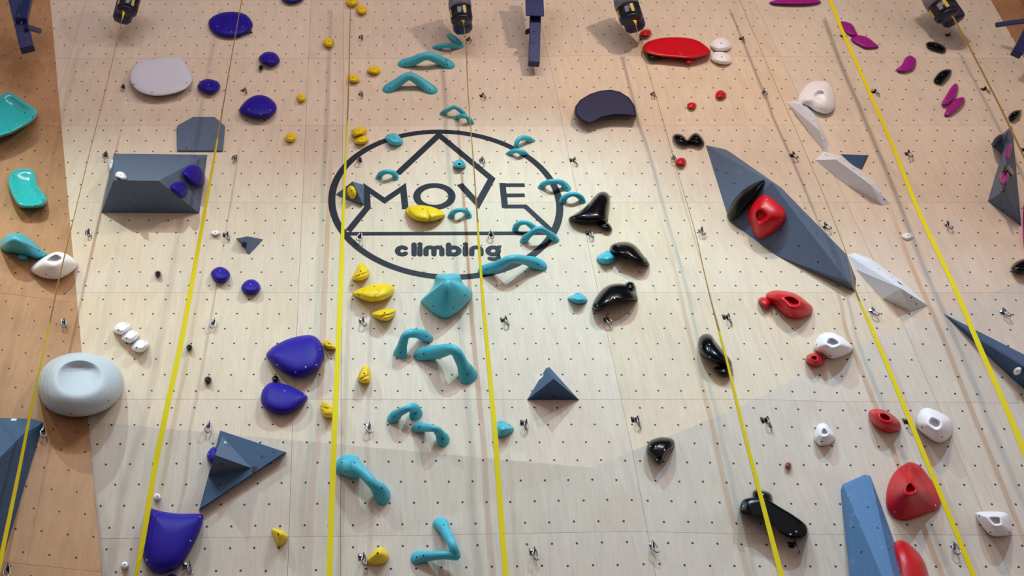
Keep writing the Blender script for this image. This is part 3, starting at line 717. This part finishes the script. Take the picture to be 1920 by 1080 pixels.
arch('turquoise L shaped bar at the bottom of the view', C, mc, [[(826, 981, .01, 11), (836, 998, .07, 9), (848, 1022, .14, 8), (854, 1040, .10, 9)], [(854, 1041, .10, 9), (830, 1041, .10, 7), (800, 1043, .05, 9), (783, 1045, .01, 11)]], bolts=[(832, 984), (794, 1042), (781, 1045)])
# yellow
def Yb(label, o, t, prof='crimp', **k): return blob('foothold' if max(p[0] for p in o)-min(p[0] for p in o) < 32 else 'jug_hold', label, Y, my_, o, t, prof, **k) if not isinstance(o[0], (int, float)) else blob('foothold', label, Y, my_, o, t, prof, **k)
Yb('small yellow hold at the top edge behind the third rope', (660, 3, 12, 9), .08)
Yb('small yellow hold just right of the third rope near the top edge', [(667, 17), (674, 9), (684, 12), (688, 22), (680, 27), (671, 24)], .08)
Yb('small yellow hold alone between two ropes near the top', [(605, 80), (610, 72), (621, 71), (627, 79), (622, 88), (611, 87)], .08)
Yb('small yellow hold left of the upper turquoise arch', [(688, 133), (693, 126), (707, 123), (714, 133), (707, 139), (694, 137)], .07)
Yb('small yellow hold touching the third rope beside a roof shaped arch', [(652, 147), (655, 139), (665, 139), (675, 150), (668, 155), (655, 153)], .07)
Yb('small yellow hold left of the third rope, level with a purple sloper', (565, 183, 9, 8), .07)
Yb('small yellow hold left of the logo, above its left side', [(534, 258), (540, 250), (550, 249), (556, 258), (549, 266), (538, 265)], .07)
Yb('yellow hold above another, just outside the top left of the logo', [(659, 251), (663, 242), (676, 237), (688, 242), (684, 251), (672, 255), (665, 256)], .10)
Yb('yellow hold below another, just outside the top left of the logo', [(664, 267), (670, 257), (682, 253), (692, 261), (686, 269), (674, 271)], .08)
Yb('yellow hold on the small pyramid volume at the left of the logo', [(650, 358), (655, 349), (663, 350), (668, 362), (664, 373), (656, 370)], .07, 'dome', on=LOGOV)
Yb('large grooved yellow hold under the letter O', [(761, 392), (773, 385), (795, 385), (817, 390), (833, 399), (833, 406), (815, 414), (793, 416), (775, 411), (764, 402)], .13, 'dome', groove=(20, .12, .018), bolts=[(792, 392)])
Yb('grooved yellow hold pointing up beside the third rope under the logo', [(660, 522), (666, 508), (675, 493), (684, 496), (693, 509), (691, 519), (678, 526), (667, 526)], .12, 'dome', groove=(-70, .07, .014))
Yb('large grooved yellow hold, leaf shaped, under the lower left of the logo ring', [(661, 550), (675, 541), (700, 533), (725, 531), (739, 540), (735, 553), (718, 563), (695, 566), (675, 560)], .15, 'dome', groove=(-20, .10, .016), bolts=[(702, 537)])
Yb('grooved yellow hold below the large leaf shaped one', [(697, 590), (706, 583), (722, 579), (741, 580), (740, 591), (728, 601), (712, 600)], .14, 'dome', groove=(-75, .07, .014))
Yb('small yellow hold touching the biggest purple sloper pair and the rope', [(605, 643), (612, 637), (620, 639), (627, 647), (631, 654), (616, 655), (607, 651)], .10)
Yb('yellow thumb shaped hold below the turquoise bars, right of the third rope', [(670, 711), (674, 698), (682, 686), (691, 686), (695, 700), (694, 716), (684, 719), (674, 716)], .13, 'dome', groove=(-65, .07, .012))
Yb('small grooved yellow hold left of the third rope, lower half', [(600, 762), (605, 753), (615, 756), (627, 766), (628, 778), (617, 784), (606, 780), (602, 772)], .12, 'dome', groove=(80, .07, .012))
Yb('smooth yellow hold at the lower left, alone between rope and edge', [(509, 994), (516, 991), (530, 995), (540, 1006), (535, 1016), (525, 1025), (517, 1017)], .12, 'cone', center=(525, 1000), bolts=[(522, 1002)])
Yb('smooth yellow hold at the bottom beside a steel ring', [(686, 1054), (694, 1040), (706, 1028), (717, 1026), (727, 1036), (729, 1047), (718, 1058), (700, 1060)], .14, 'cone', center=(710, 1035), bolts=[(708, 1037)])
# red
blob('foothold', 'small red hold above the left end of the red disc', R_, mr, [(1199, 63), (1205, 56), (1218, 55), (1222, 62), (1216, 68), (1204, 68)], .07)
DISC = 'wide flat red disc shaped sloper at the top'
blob('sloper_hold', DISC, R_, mr, [(1205, 88), (1213, 79), (1230, 73), (1250, 70), (1280, 70), (1303, 74), (1320, 83), (1333, 97), (1320, 105), (1298, 110), (1275, 109), (1250, 107), (1225, 104), (1210, 97)], .10, 'flat', bolts=[(1277, 102), (1275, 99)], bcol=M['bolt_light'])
blob('foothold', 'tiny red hold under the red disc', R_, mr, (1292, 114, 8, 6), .07)
blob('foothold', 'small red hold, upper right of two below the red disc', R_, mr, [(1341, 178), (1345, 171), (1353, 169), (1362, 176), (1358, 183), (1345, 184)], .06)
blob('foothold', 'tiny red hold, lower left of two below the red disc', R_, mr, (1297, 198, 9, 6.5), .05)
blob('foothold', 'small red hold left of the top of the largest grey volume', R_, mr, [(1266, 304), (1271, 297), (1282, 296), (1287, 304), (1281, 310), (1270, 308)], .07)
blob('jug_hold', 'glossy red jug with a pocket on the largest grey volume', R_, mr, [(1402, 400), (1409, 382), (1424, 368), (1438, 366), (1458, 380), (1471, 395), (1473, 410), (1460, 428), (1440, 443), (1424, 448), (1412, 435), (1405, 416)], .15, 'pocket', center=(1424, 404), on=BIG, bolts=[(1438, 374), (1463, 412), (1418, 430)])
blob('jug_hold', 'red pod shaped jug left of the white jug, beside a tiny red one', R_, mr, [(1436, 552), (1448, 545), (1468, 545), (1492, 551), (1512, 565), (1524, 577), (1519, 590), (1495, 598), (1473, 592), (1452, 572), (1440, 562)], .19, 'pocket', center=(1487, 562), bolts=[(1482, 591), (1500, 556)])
blob('foothold', 'tiny red hold at the left tip of the red pod shaped jug', R_, mr, [(1421, 563), (1428, 557), (1440, 559), (1446, 568), (1440, 578), (1430, 573)], .09)
blob('jug_hold', 'small red jug with a pocket under the white jug at right', R_, mr, [(1510, 674), (1516, 664), (1528, 662), (1540, 666), (1546, 678), (1540, 686), (1528, 688), (1515, 681)], .12, 'pocket', center=(1526, 670), bolts=[])
blob('jug_hold', 'red oval jug beside a steel ring at the lower right', R_, mr, [(1628, 776), (1634, 768), (1650, 767), (1668, 774), (1684, 787), (1690, 801), (1682, 809), (1665, 811), (1648, 804), (1634, 792)], .17, 'pocket', center=(1660, 780), bolts=[(1636, 774)])
blob('foothold', 'tiny round dark red foothold at the lower right', R_, mat('dark_red_resin', (150, 8, 24), .2, coat=.4), (1478, 872, 6.5, 6), .05, bolts=[(1479, 870)])
blob('jug_hold', 'largest red hold, a rounded triangle like a volcano with a crater', R_, mr, [(1700, 868), (1712, 867), (1728, 876), (1745, 898), (1762, 918), (1766, 938), (1758, 955), (1738, 963), (1712, 973), (1690, 975), (1670, 964), (1661, 944), (1664, 912), (1678, 884)], .27, 'volcano', center=(1706, 915), bolts=[(1695, 879), (1717, 875), (1673, 915), (1754, 948), (1678, 960)])
blob('sloper_hold', 'glossy red hold behind the steel blue wedge at the bottom', R_, mr, [(1672, 1030), (1685, 1013), (1700, 1017), (1722, 1036), (1736, 1060), (1742, 1090), (1738, 1130), (1700, 1150), (1680, 1100)], .20, 'dome', bolts=[])
# black
for x, y, r, l in ((489, 126, 4.5, 'tiny dark foothold under a small purple sloper near the top'), (296, 513, 6, 'small round black foothold below the grey box'),
                   (355, 651, 6, 'small round black foothold right of the second rope'), (390, 712, 7, 'small round black foothold left of the lower purple sloper'),
                   (516, 710, 6.5, 'small round black foothold wedged between two large purple slopers')):
    blob('foothold', l, K, mk, (x, y, r, r*.95), .06, 'dome', bolts=[])
blob('jug_hold', 'glossy black fin like a whale tail, right of the logo', K, mk, [(1066, 409), (1080, 400), (1098, 387), (1112, 371), (1125, 360), (1138, 361), (1144, 372), (1141, 395), (1138, 414), (1120, 419), (1095, 420), (1076, 416)], .14, 'dome', center=(1115, 396), bolts=[(1077, 409)])
blob('foothold', 'small black foothold under the black whale tail fin', K, mk, [(1120, 420), (1130, 415), (1141, 418), (1148, 429), (1140, 432), (1127, 427)], .07)
blob('jug_hold', 'black curved claw touching a turquoise foothold', K, mk, [(1143, 466), (1150, 457), (1172, 453), (1190, 459), (1205, 476), (1218, 495), (1205, 498), (1188, 489), (1165, 479), (1148, 474)], .16, 'dome', bolts=[(1208, 490), (1160, 462)])
blob('jug_hold', 'black humpbacked hold with a shadow below, right of the diamond foothold', K, mk, [(1110, 576), (1118, 556), (1132, 540), (1150, 532), (1175, 533), (1190, 545), (1196, 560), (1180, 564), (1158, 565), (1140, 573), (1124, 584)], .18, 'dome', bolts=[(1120, 573), (1152, 559)])
blob('foothold', 'tiny black knob on top of the black humpbacked hold', K, mk, [(1170, 535), (1178, 528), (1188, 530), (1193, 541), (1186, 547), (1176, 544)], .12)
blob('jug_hold', 'black elongated hold with a white screw, left of the fifth rope', K, mk, [(1309, 652), (1310, 636), (1318, 627), (1332, 627), (1342, 640), (1354, 655), (1372, 678), (1368, 690), (1350, 685), (1332, 677), (1316, 665)], .17, 'dome', bolts=[(1330, 646), (1315, 650), (1331, 669)])
blob('foothold', 'black foothold at the lower end of the elongated black hold, behind the rope', K, mk, [(1337, 690), (1350, 686), (1368, 686), (1374, 695), (1370, 704), (1355, 705), (1345, 700)], .09)
blob('jug_hold', 'black boomerang shaped hold at the lower centre right', K, mk, [(1212, 844), (1217, 828), (1235, 820), (1252, 820), (1263, 825), (1265, 836), (1252, 848), (1245, 862), (1240, 869), (1230, 868), (1222, 856)], .14, 'dome', bolts=[(1219, 837), (1246, 844), (1232, 862)])
blob('sloper_hold', 'long black angular hold at the lower right crossed by a rope', K, mk, [(1387, 948), (1394, 936), (1412, 932), (1435, 934), (1462, 950), (1490, 967), (1513, 986), (1513, 1006), (1490, 1011), (1468, 1003), (1450, 985), (1425, 968), (1390, 962)], .16, 'slab', bolts=[(1394, 949), (1493, 997), (1482, 1002)])
blob('foothold', 'small black hold on top of the long black angular one', K, mk, [(1411, 924), (1418, 918), (1437, 921), (1447, 928), (1448, 942), (1435, 944), (1420, 935)], .10)
blob('jug_hold', 'left of two small black leaf shaped holds at the tip of the largest grey volume', K, mk, [(1261, 257), (1266, 251), (1278, 252), (1287, 260), (1293, 270), (1282, 271), (1268, 266)], .08)
blob('jug_hold', 'right of two small black leaf shaped holds at the tip of the largest grey volume', K, mk, [(1288, 266), (1296, 253), (1306, 249), (1316, 257), (1321, 269), (1312, 273), (1300, 268)], .08)
blob('foothold', 'small dark hold at the lower left rim of the red disc', K, mk, [(1210, 104), (1215, 97), (1230, 97), (1239, 106), (1234, 111), (1217, 110)], .09)
blob('foothold', 'black pill shaped hold, uppermost of the small black holds at upper right', K, mk, [(1736, 82), (1741, 78), (1757, 79), (1772, 88), (1774, 95), (1768, 97), (1750, 92), (1738, 88)], .06)
blob('foothold', 'black slanting hold above the magenta pair at upper right', K, mk, [(1750, 151), (1758, 138), (1771, 130), (1784, 131), (1781, 142), (1766, 157), (1756, 156)], .06)
blob('foothold', 'black slanting hold just above the right spike volume', K, mk, [(1890, 221), (1897, 210), (1908, 206), (1915, 208), (1910, 219), (1897, 228)], .06)
blob('jug_hold', 'black glossy hold cut off by the right edge at mid height', K, mk, [(1895, 503), (1905, 491), (1922, 484), (1940, 485), (1940, 505), (1925, 512), (1905, 511)], .12, 'dome', bolts=[(1905, 503)])
blob('jug_hold', 'black crescent shaped hold on the largest grey volume, left of the red jug', K, M['black'], [(1363, 406), (1365, 393), (1378, 372), (1400, 351), (1431, 337), (1431, 348), (1412, 376), (1390, 402), (1372, 413)], .07, 'dome', on=BIG, bolts=[])
# magenta
blob('sloper_hold', 'long thin magenta hold at the top edge right of centre', Mg, mm, [(1442, 5), (1465, -3), (1500, -6), (1530, -2), (1539, 4), (1515, 8), (1470, 8)], .06, 'low', bolts=[])
blob('foothold', 'magenta leaf shaped hold behind the wide yellow rope, left of a touching pair', Mg, mm, [(1576, 42), (1583, 40), (1597, 45), (1604, 56), (1608, 66), (1598, 67), (1585, 59)], .05, 'low')
blob('foothold', 'magenta leaf shaped hold, right of a touching pair by the wide rope', Mg, mm, [(1595, 73), (1606, 66), (1625, 69), (1640, 80), (1647, 88), (1625, 90), (1607, 82)], .05, 'low')
blob('foothold', 'magenta hold shaped like a wedge, alone at upper right', Mg, mm, [(1680, 131), (1690, 122), (1698, 108), (1708, 104), (1718, 113), (1713, 128), (1695, 135)], .06, 'low')
blob('foothold', 'slender magenta hold, upper left of a parallel pair at upper right', Mg, mm, [(1765, 194), (1773, 180), (1783, 164), (1792, 156), (1797, 164), (1791, 182), (1778, 196), (1768, 198)], .06, 'low', bolts=[(1773, 188), (1793, 164)])
blob('foothold', 'slender magenta hold, lower right of a parallel pair at upper right', Mg, mm, [(1770, 214), (1779, 199), (1792, 186), (1806, 182), (1808, 190), (1795, 205), (1781, 217), (1772, 218)], .06, 'low', bolts=[(1789, 193), (1777, 213)])
blob('foothold', 'magenta hold near the top of the right spike volume', Mg, mm, [(1884, 292), (1888, 276), (1894, 268), (1898, 275), (1894, 290), (1889, 299)], .04, 'low', on=SPIKE, bolts=[])
blob('foothold', 'magenta hold in the middle of the right spike volume below a black one', Mg, mm, [(1872, 332), (1878, 322), (1888, 319), (1892, 328), (1887, 345), (1878, 344)], .06, 'dome', on=SPIKE, bolts=[])
blob('foothold', 'small black hold over the magenta one on the right spike volume', K, mk, [(1876, 325), (1882, 313), (1891, 309), (1900, 320), (1899, 329), (1890, 322), (1884, 318)], .05, 'dome', on=SPIKE, bolts=[])
blob('foothold', 'tiny black hold under the magenta one on the right spike volume', K, mk, (1879, 356, 5, 4.5), .04, 'dome', on=SPIKE, bolts=[])
blob('sloper_hold', 'sliver of magenta hold at the right edge beside the spike volume', Mg, mm, [(1918, 400), (1922, 380), (1940, 378), (1945, 430), (1925, 468), (1918, 450)], .06, 'low', bolts=[])
blob('foothold', 'grey dark foothold left of the top of the spike volume', K, M['navy'], [(1860, 274), (1864, 261), (1875, 252), (1880, 256), (1872, 268), (1864, 277)], .05, 'low', on='small grey volume piece beside the top of the right spike', bolts=[])

# ------------------------------------------------------------------ bolt hangers with carabiners
def hanger_proto():
    root = empty('bolt_hanger')
    bm = bmesh.new()   # bent plate: flat part on the wall and a lug standing out
    bmesh.ops.create_cube(bm, size=1); bmesh.ops.scale(bm, verts=bm.verts, vec=(.030, .004, .042)); bmesh.ops.translate(bm, verts=bm.verts, vec=(0, -.002, .0))
    r = bmesh.ops.create_cube(bm, size=1); bmesh.ops.scale(bm, verts=r['verts'], vec=(.004, .042, .032)); bmesh.ops.translate(bm, verts=r['verts'], vec=(.013, -.022, -.006))
    mesh_obj('hanger_plate', bm, M['dsteel'], root)
    bm = bmesh.new(); bmesh.ops.create_cone(bm, cap_ends=True, segments=6, radius1=.011, radius2=.010, depth=.010)
    bmesh.ops.rotate(bm, verts=bm.verts, matrix=Matrix.Rotation(PI/2, 3, 'X')); bmesh.ops.translate(bm, verts=bm.verts, vec=(-.003, -.009, .004))
    mesh_obj('bolt_head', bm, M['steel'], root)
    bm = bmesh.new(); n, m = 20, 6; rings = []
    for k in range(n):
        a = 2*PI*k/n; c = Vector((.019*math.sin(a)*(1.15 if math.cos(a) < 0 else .8), 0, .042*math.cos(a)))
        t = Vector((.019*math.cos(a), 0, -.042*math.sin(a))).normalized(); nn = Vector((0, 1, 0)); s = t.cross(nn)
        rings.append([bm.verts.new(c + nn*math.cos(q*2*PI/m)*.0052 + s*math.sin(q*2*PI/m)*.0052) for q in range(m)])
    for k in range(n):
        A, Bq = rings[k], rings[(k+1) % n]
        for q in range(m): bm.faces.new((A[q], A[(q+1) % m], Bq[(q+1) % m], Bq[q]))
    bmesh.ops.rotate(bm, verts=bm.verts, matrix=Matrix.Rotation(.5, 3, 'Z'))
    bmesh.ops.translate(bm, verts=bm.verts, vec=(.013, -.034, -.042))
    mesh_obj('carabiner', bm, M['steel'], root, smooth=True)
    return root
HROWS = [
    ('top', [(470, 62), (675, 70), (877, 75), (1200, 75), (1388, 73), (1578, 68), (1775, 66)]),
    ('second', [(231, 164), (456, 170), (675, 177), (902, 180), (1222, 177), (1431, 175), (1636, 173), (1842, 168)]),
    ('third', [(198, 291), (438, 296), (675, 301), (902, 301), (1071, 301), (1262, 298), (1484, 292), (1700, 289), (1917, 281)]),
    ('fourth', [(163, 436), (421, 441), (675, 443), (920, 440), (1102, 438), (1313, 433), (1545, 425), (1774, 422)]),
    ('fifth', [(118, 604), (400, 605), (677, 602), (942, 600), (1136, 600), (1358, 595), (1633, 584), (1878, 586)]),
    ('sixth', [(82, 808), (391, 798), (690, 800), (979, 793), (1187, 787), (1430, 788), (1697, 790)]),
    ('bottom', [(16, 1066), (348, 1060), (676, 1044), (997, 1034), (1222, 1022), (1482, 1022), (1786, 1024)])]
ORD = ['first', 'second', 'third', 'fourth', 'fifth', 'sixth', 'seventh', 'eighth', 'ninth']
hp = hanger_proto(); first = True
for row, pts in HROWS:
    for i, (px, py) in enumerate(sorted(pts)):
        if first: r = hp; first = False
        else:
            r = hp.copy(); COL.objects.link(r)
            for ch in hp.children:
                c_ = ch.copy(); COL.objects.link(c_); c_.parent = r
        r.location = S(px, py, 0.0)
        r.rotation_euler = (0, random.uniform(-.25, .25), random.uniform(-.5, .5))
        k = 1.15 if py > 250 else 1.0
        r.scale = (k, k, k)
        tag(r, f'steel bolt hanger with carabiner on the plywood, {ORD[i]} from the left in the {row} row', 'hanger', 'bolt hangers on the wall')

# ------------------------------------------------------------------ webbing and ropes
def ribbon(label, pts, width, twist, offs, material=None, name='auto_belay_webbing', thick=.003, group='yellow webbing lines'):
    """flat tape through pixel points; offs = distance from the wall at each end, twist = [(t, degrees)...]"""
    n = len(pts); P3 = []
    for i, (a, b) in enumerate(pts):
        t = i/(n-1); P3.append(S(a, b, offs[0]*(1-t)+offs[1]*t))
    path = catmull(P3, 60, False); m = len(path); bm = bmesh.new(); rings = []
    def tw(t):
        for (t0, a0), (t1, a1) in zip(twist, twist[1:]):
            if t0 <= t <= t1: return math.radians(a0+(a1-a0)*(t-t0)/(t1-t0))
        return math.radians(twist[-1][1])
    y0, y1 = pts[0][1], pts[-1][1]
    for i, p in enumerate(path):
        t = (path[min(i+1, m-1)]-path[max(i-1, 0)]).normalized()
        ph_ = tw((proj(p)[1]-y0)/(y1-y0)) - math.atan2(p.x, p.y - CAM.y); e = Vector((math.cos(ph_), math.sin(ph_), 0)); e = (e-t*e.dot(t)).normalized()
        f = t.cross(e).normalized()
        rings.append([bm.verts.new(p+e*sx*width/2+f*sy*thick/2) for sx, sy in ((-1, -1), (1, -1), (1, 1), (-1, 1))])
    for A, Bq in zip(rings, rings[1:]):
        for q in range(4): bm.faces.new((A[q], A[(q+1) % 4], Bq[(q+1) % 4], Bq[q]))
    bm.faces.new(rings[0]); bm.faces.new(rings[-1]); bmesh.ops.recalc_face_normals(bm, faces=bm.faces)
    bm.faces.index_update()
    shaded = set()  # upper edge-on stretch takes the brown tone as painted shade
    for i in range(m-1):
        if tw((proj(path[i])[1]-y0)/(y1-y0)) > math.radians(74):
            for q in range(4): shaded.add(i*4+q)
    for f in bm.faces:      # selvedge: the two narrow sides are dull
        e_ = sorted(e.calc_length() for e in f.edges)
        f.material_index = 1 if e_[0] < thick*1.5 and len(f.verts) == 4 and e_[-1] > thick*3 else (1 if f.index in shaded else 0)
    o = recenter(mesh_obj(name, bm, material or M['web'])); o.data.materials.append(M['web_shade']); tag(o, label, 'rope', group); return o
wb = .042
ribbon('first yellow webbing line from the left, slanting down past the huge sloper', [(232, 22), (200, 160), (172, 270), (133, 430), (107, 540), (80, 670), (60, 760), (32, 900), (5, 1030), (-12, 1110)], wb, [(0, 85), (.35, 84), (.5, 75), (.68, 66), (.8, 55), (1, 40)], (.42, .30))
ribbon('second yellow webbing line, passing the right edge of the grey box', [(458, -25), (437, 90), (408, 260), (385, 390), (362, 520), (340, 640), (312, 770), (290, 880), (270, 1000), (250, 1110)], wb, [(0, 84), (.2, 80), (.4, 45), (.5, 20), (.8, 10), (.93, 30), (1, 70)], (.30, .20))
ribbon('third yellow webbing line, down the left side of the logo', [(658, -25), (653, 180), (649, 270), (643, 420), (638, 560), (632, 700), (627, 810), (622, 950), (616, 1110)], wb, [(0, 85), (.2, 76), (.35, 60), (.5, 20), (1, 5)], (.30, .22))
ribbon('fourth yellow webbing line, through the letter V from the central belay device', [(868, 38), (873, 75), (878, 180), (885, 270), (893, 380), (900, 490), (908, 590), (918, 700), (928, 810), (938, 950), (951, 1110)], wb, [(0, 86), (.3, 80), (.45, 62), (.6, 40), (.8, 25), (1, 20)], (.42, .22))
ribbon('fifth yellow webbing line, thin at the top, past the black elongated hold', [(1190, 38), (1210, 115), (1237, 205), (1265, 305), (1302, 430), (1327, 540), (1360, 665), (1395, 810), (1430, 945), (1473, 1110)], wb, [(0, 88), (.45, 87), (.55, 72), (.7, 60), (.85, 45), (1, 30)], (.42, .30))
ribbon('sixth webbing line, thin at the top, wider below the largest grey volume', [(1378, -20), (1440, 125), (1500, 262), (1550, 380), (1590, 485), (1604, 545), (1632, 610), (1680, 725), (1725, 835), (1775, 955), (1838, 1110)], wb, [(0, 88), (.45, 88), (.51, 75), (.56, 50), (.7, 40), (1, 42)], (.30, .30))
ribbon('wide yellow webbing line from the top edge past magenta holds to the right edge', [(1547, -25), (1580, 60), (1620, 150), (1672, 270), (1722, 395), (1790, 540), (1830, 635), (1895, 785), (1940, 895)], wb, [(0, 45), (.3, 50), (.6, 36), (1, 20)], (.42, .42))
ribbon('last yellow webbing line at the top right, from the right belay device', [(1786, 30), (1830, 112), (1880, 210), (1918, 290), (1960, 375)], .03, [(0, 66), (1, 62)], (.45, .40), M['web_shade'])

# ------------------------------------------------------------------ auto belay devices
def lathe(name, prof, material, parent, loc, seg=32, label=None):
    bm = bmesh.new(); rings = []
    for r, z in prof: rings.append([bm.verts.new((r*math.cos(2*PI*k/seg), r*math.sin(2*PI*k/seg), z)) for k in range(seg)])
    for A, Bq in zip(rings, rings[1:]):
        for k in range(seg): bm.faces.new((A[k], A[(k+1) % seg], Bq[(k+1) % seg], Bq[k]))
    bm.faces.new(rings[0]); bm.faces.new(rings[-1]); bmesh.ops.recalc_face_normals(bm, faces=bm.faces)
    o = mesh_obj(name, bm, material, parent); o.location = loc
    for p in o.data.polygons: p.use_smooth = len(p.vertices) == 4
    if label: tag(o, label)
    return o
def box(name, size, loc, material, parent, rot=(0, 0, 0), bev=.006):
    bm = bmesh.new(); bmesh.ops.create_cube(bm, size=1); bmesh.ops.scale(bm, verts=bm.verts, vec=size)
    if bev: bmesh.ops.bevel(bm, geom=list(bm.edges), offset=min(bev, min(size)*.3), segments=2, affect='EDGES')
    o = mesh_obj(name, bm, material, parent); o.location = loc; o.rotation_euler = rot; return o
def curved_label(name, r, z0, z1, a0, a1, material, parent, loc):
    bm = bmesh.new(); n = 8; A = []; Bq = []
    for k in range(n+1):
        a = math.radians(a0+(a1-a0)*k/n)
        A.append(bm.verts.new((r*math.cos(a), r*math.sin(a), z0))); Bq.append(bm.verts.new((r*math.cos(a), r*math.sin(a), z1)))
    for k in range(n): bm.faces.new((A[k], A[k+1], Bq[k+1], Bq[k]))
    o = mesh_obj(name, bm, material, parent); o.location = loc; return o
def belay(px, py, rad_px, label, side):
    """py: pixel row of the lowest front rim of the body"""
    t = .36; p = S(px, py, t); R = rad_px*mpp(py, t)
    root = empty('auto_belay', p); root.rotation_euler = (.55, 0, -math.atan2(p.x, p.y-CAM.y)); tag(root, label, 'belay device', 'auto belay devices')
    z = -R*.15
    lathe('body', [(R*.5, -.02), (R*.86, 0), (R*.97, R*.12), (R*.97, R*.3)], M['bbody'], root, (0, 0, z))
    lathe('body_band', [(R*.95, R*.28), (R*1.0, R*.32), (R*1.0, R*1.35), (R*.9, R*1.4)], M['bblack'], root, (0, 0, z))
    lathe('collar', [(R*.9, R*1.36), (R*1.04, R*1.42), (R*1.04, R*2.0), (R*.95, R*2.45), (R*.86, R*2.5)], M['bgrey'], root, (0, 0, z))
    lathe('upper_body', [(R*.86, R*2.5), (R*.93, R*2.55), (R*.93, R*4.6), (R*.8, R*4.7)], M['bbody'], root, (0, 0, z))
    curved_label('sticker', R*.945, R*2.7, R*3.6, 215, 325, M['blabel'], root, (0, 0, z))
    curved_label('sticker', R*1.012, R*.45, R*1.2, 285, 300, M['blabel'], root, (0, 0, z))
    curved_label('sticker', R*1.012, R*.45, R*1.2, 195, 215, M['blabel'], root, (0, 0, z))
    curved_label('sticker', R*1.012, R*.55, R*1.1, 255, 272, M['bgrey'], root, (0, 0, z))
    box('label_text', (R*.5, .002, R*.07), (0, -R*.955, z+R*3.25), M['bblack'], root, bev=0)
    box('label_text', (R*.6, .002, R*.07), (0, -R*.955, z+R*3.0), M['bblack'], root, bev=0)
    box('webbing_guide', (.05, .03, .05), (R*.1, -R*.75, z+R*.15), M['bblack'], root)
    # mounting arm back to the wall
    lathe('mounting_bracket', [(R*.3, -R*.1), (R*.82, 0), (R*.9, R*.2), (R*.9, R*4.6)], M['beam'], root, (-R*side*.15, R*1.45, z-R*.15), seg=8)
    box('wall_arm', (R*.5, t-.1, R*.5), (-R*.1, t*.5+.05, z+R*4.2), M['beam'], root)
    bm = bmesh.new(); bmesh.ops.create_cone(bm, cap_ends=True, segments=6, radius1=.013, radius2=.013, depth=.012)
    o = mesh_obj('bolt', bm, M['steel'], root); o.location = (-R*.9, -R*.1, z+R*1.2); o.rotation_euler = (0, PI/2, 0)
belay(237, 22, 20, 'navy auto belay device hanging at the top left', 1.5)
belay(866, 39, 20.5, 'navy auto belay device with yellow label left of the central steel post', 0)
belay(1184, 37, 21.5, 'navy auto belay device with yellow label right of the central steel post', -.9)
belay(1777, 29, 23, 'navy auto belay device with yellow label at the top right', -1.3)

# ------------------------------------------------------------------ steel struts
def bar(root, name, a, b, w_, d_, material, bev=.006):
    v = b-a; bm = bmesh.new(); bmesh.ops.create_cube(bm, size=1); bmesh.ops.scale(bm, verts=bm.verts, vec=(w_, d_, v.length))
    bmesh.ops.bevel(bm, geom=list(bm.edges), offset=bev, segments=2, affect='EDGES')
    z = v.normalized(); x = Vector((1, 0, 0)); x = (x-z*x.dot(z)).normalized(); y = z.cross(x)
    bm.transform(Matrix.Translation((a+b)/2) @ Matrix((x, y, z)).transposed().to_4x4())
    return adopt(mesh_obj(name, bm, material), root)
def strut_bolts(root, pixels, t):
    for px, py in pixels:
        bm = bmesh.new(); bmesh.ops.create_cone(bm, cap_ends=True, segments=6, radius1=.010, radius2=.009, depth=.012)
        o = mesh_obj('bolt', bm, M['steel'], root); o.location = S(px, py, t)-root.location; o.rotation_euler = (PI/2, 0, 0)
r = empty('steel_strut', S(35, 40, .6)); tag(r, 'dark blue steel strut with bolts at the top left corner', 'steel strut')
bar(r, 'beam', S(15, -60, .8), S(52, 94, .45), .14, .10, M['beam']); bar(r, 'beam', S(62, -60, .75), S(40, 40, .62), .12, .08, M['beam'])
bar(r, 'brace', S(48, 50, .62), S(74, 58, .35), .05, .05, M['beam']); strut_bolts(r, [(22, 26), (35, 28), (27, 42), (40, 42), (48, 66), (52, 78)], .70)
r = empty('steel_strut', S(1001, 60, .2)); tag(r, 'dark blue steel post hanging from the top between the two middle belay devices', 'steel strut')
bar(r, 'beam', S(1006, -60, .50), S(1001, 121, .12), .118, .08, M['beam'])
bar(r, 'gusset_plate', S(1000, -60, .56), S(1003, 30, .38), .20, .012, M['beam'], .003)
bar(r, 'latch', S(992, 56, .26), S(987, 62, .26), .04, .04, M['dsteel'])
strut_bolts(r, [(1003, 55), (1000, 68), (1000, 90)], .30)
r = empty('steel_strut', S(1905, 60, .5)); tag(r, 'dark blue steel struts at the top right corner', 'steel strut')
bar(r, 'beam', S(1905, -60, .5), S(1960, 40, .5), .10, .08, M['beam']); bar(r, 'beam', S(1867, 47, .25), S(1990, 30, .5), .05, .05, M['beam']); bar(r, 'beam', S(1905, 103, .3), S(1975, -30, .5), .10, .08, M['beam'])
bm = None
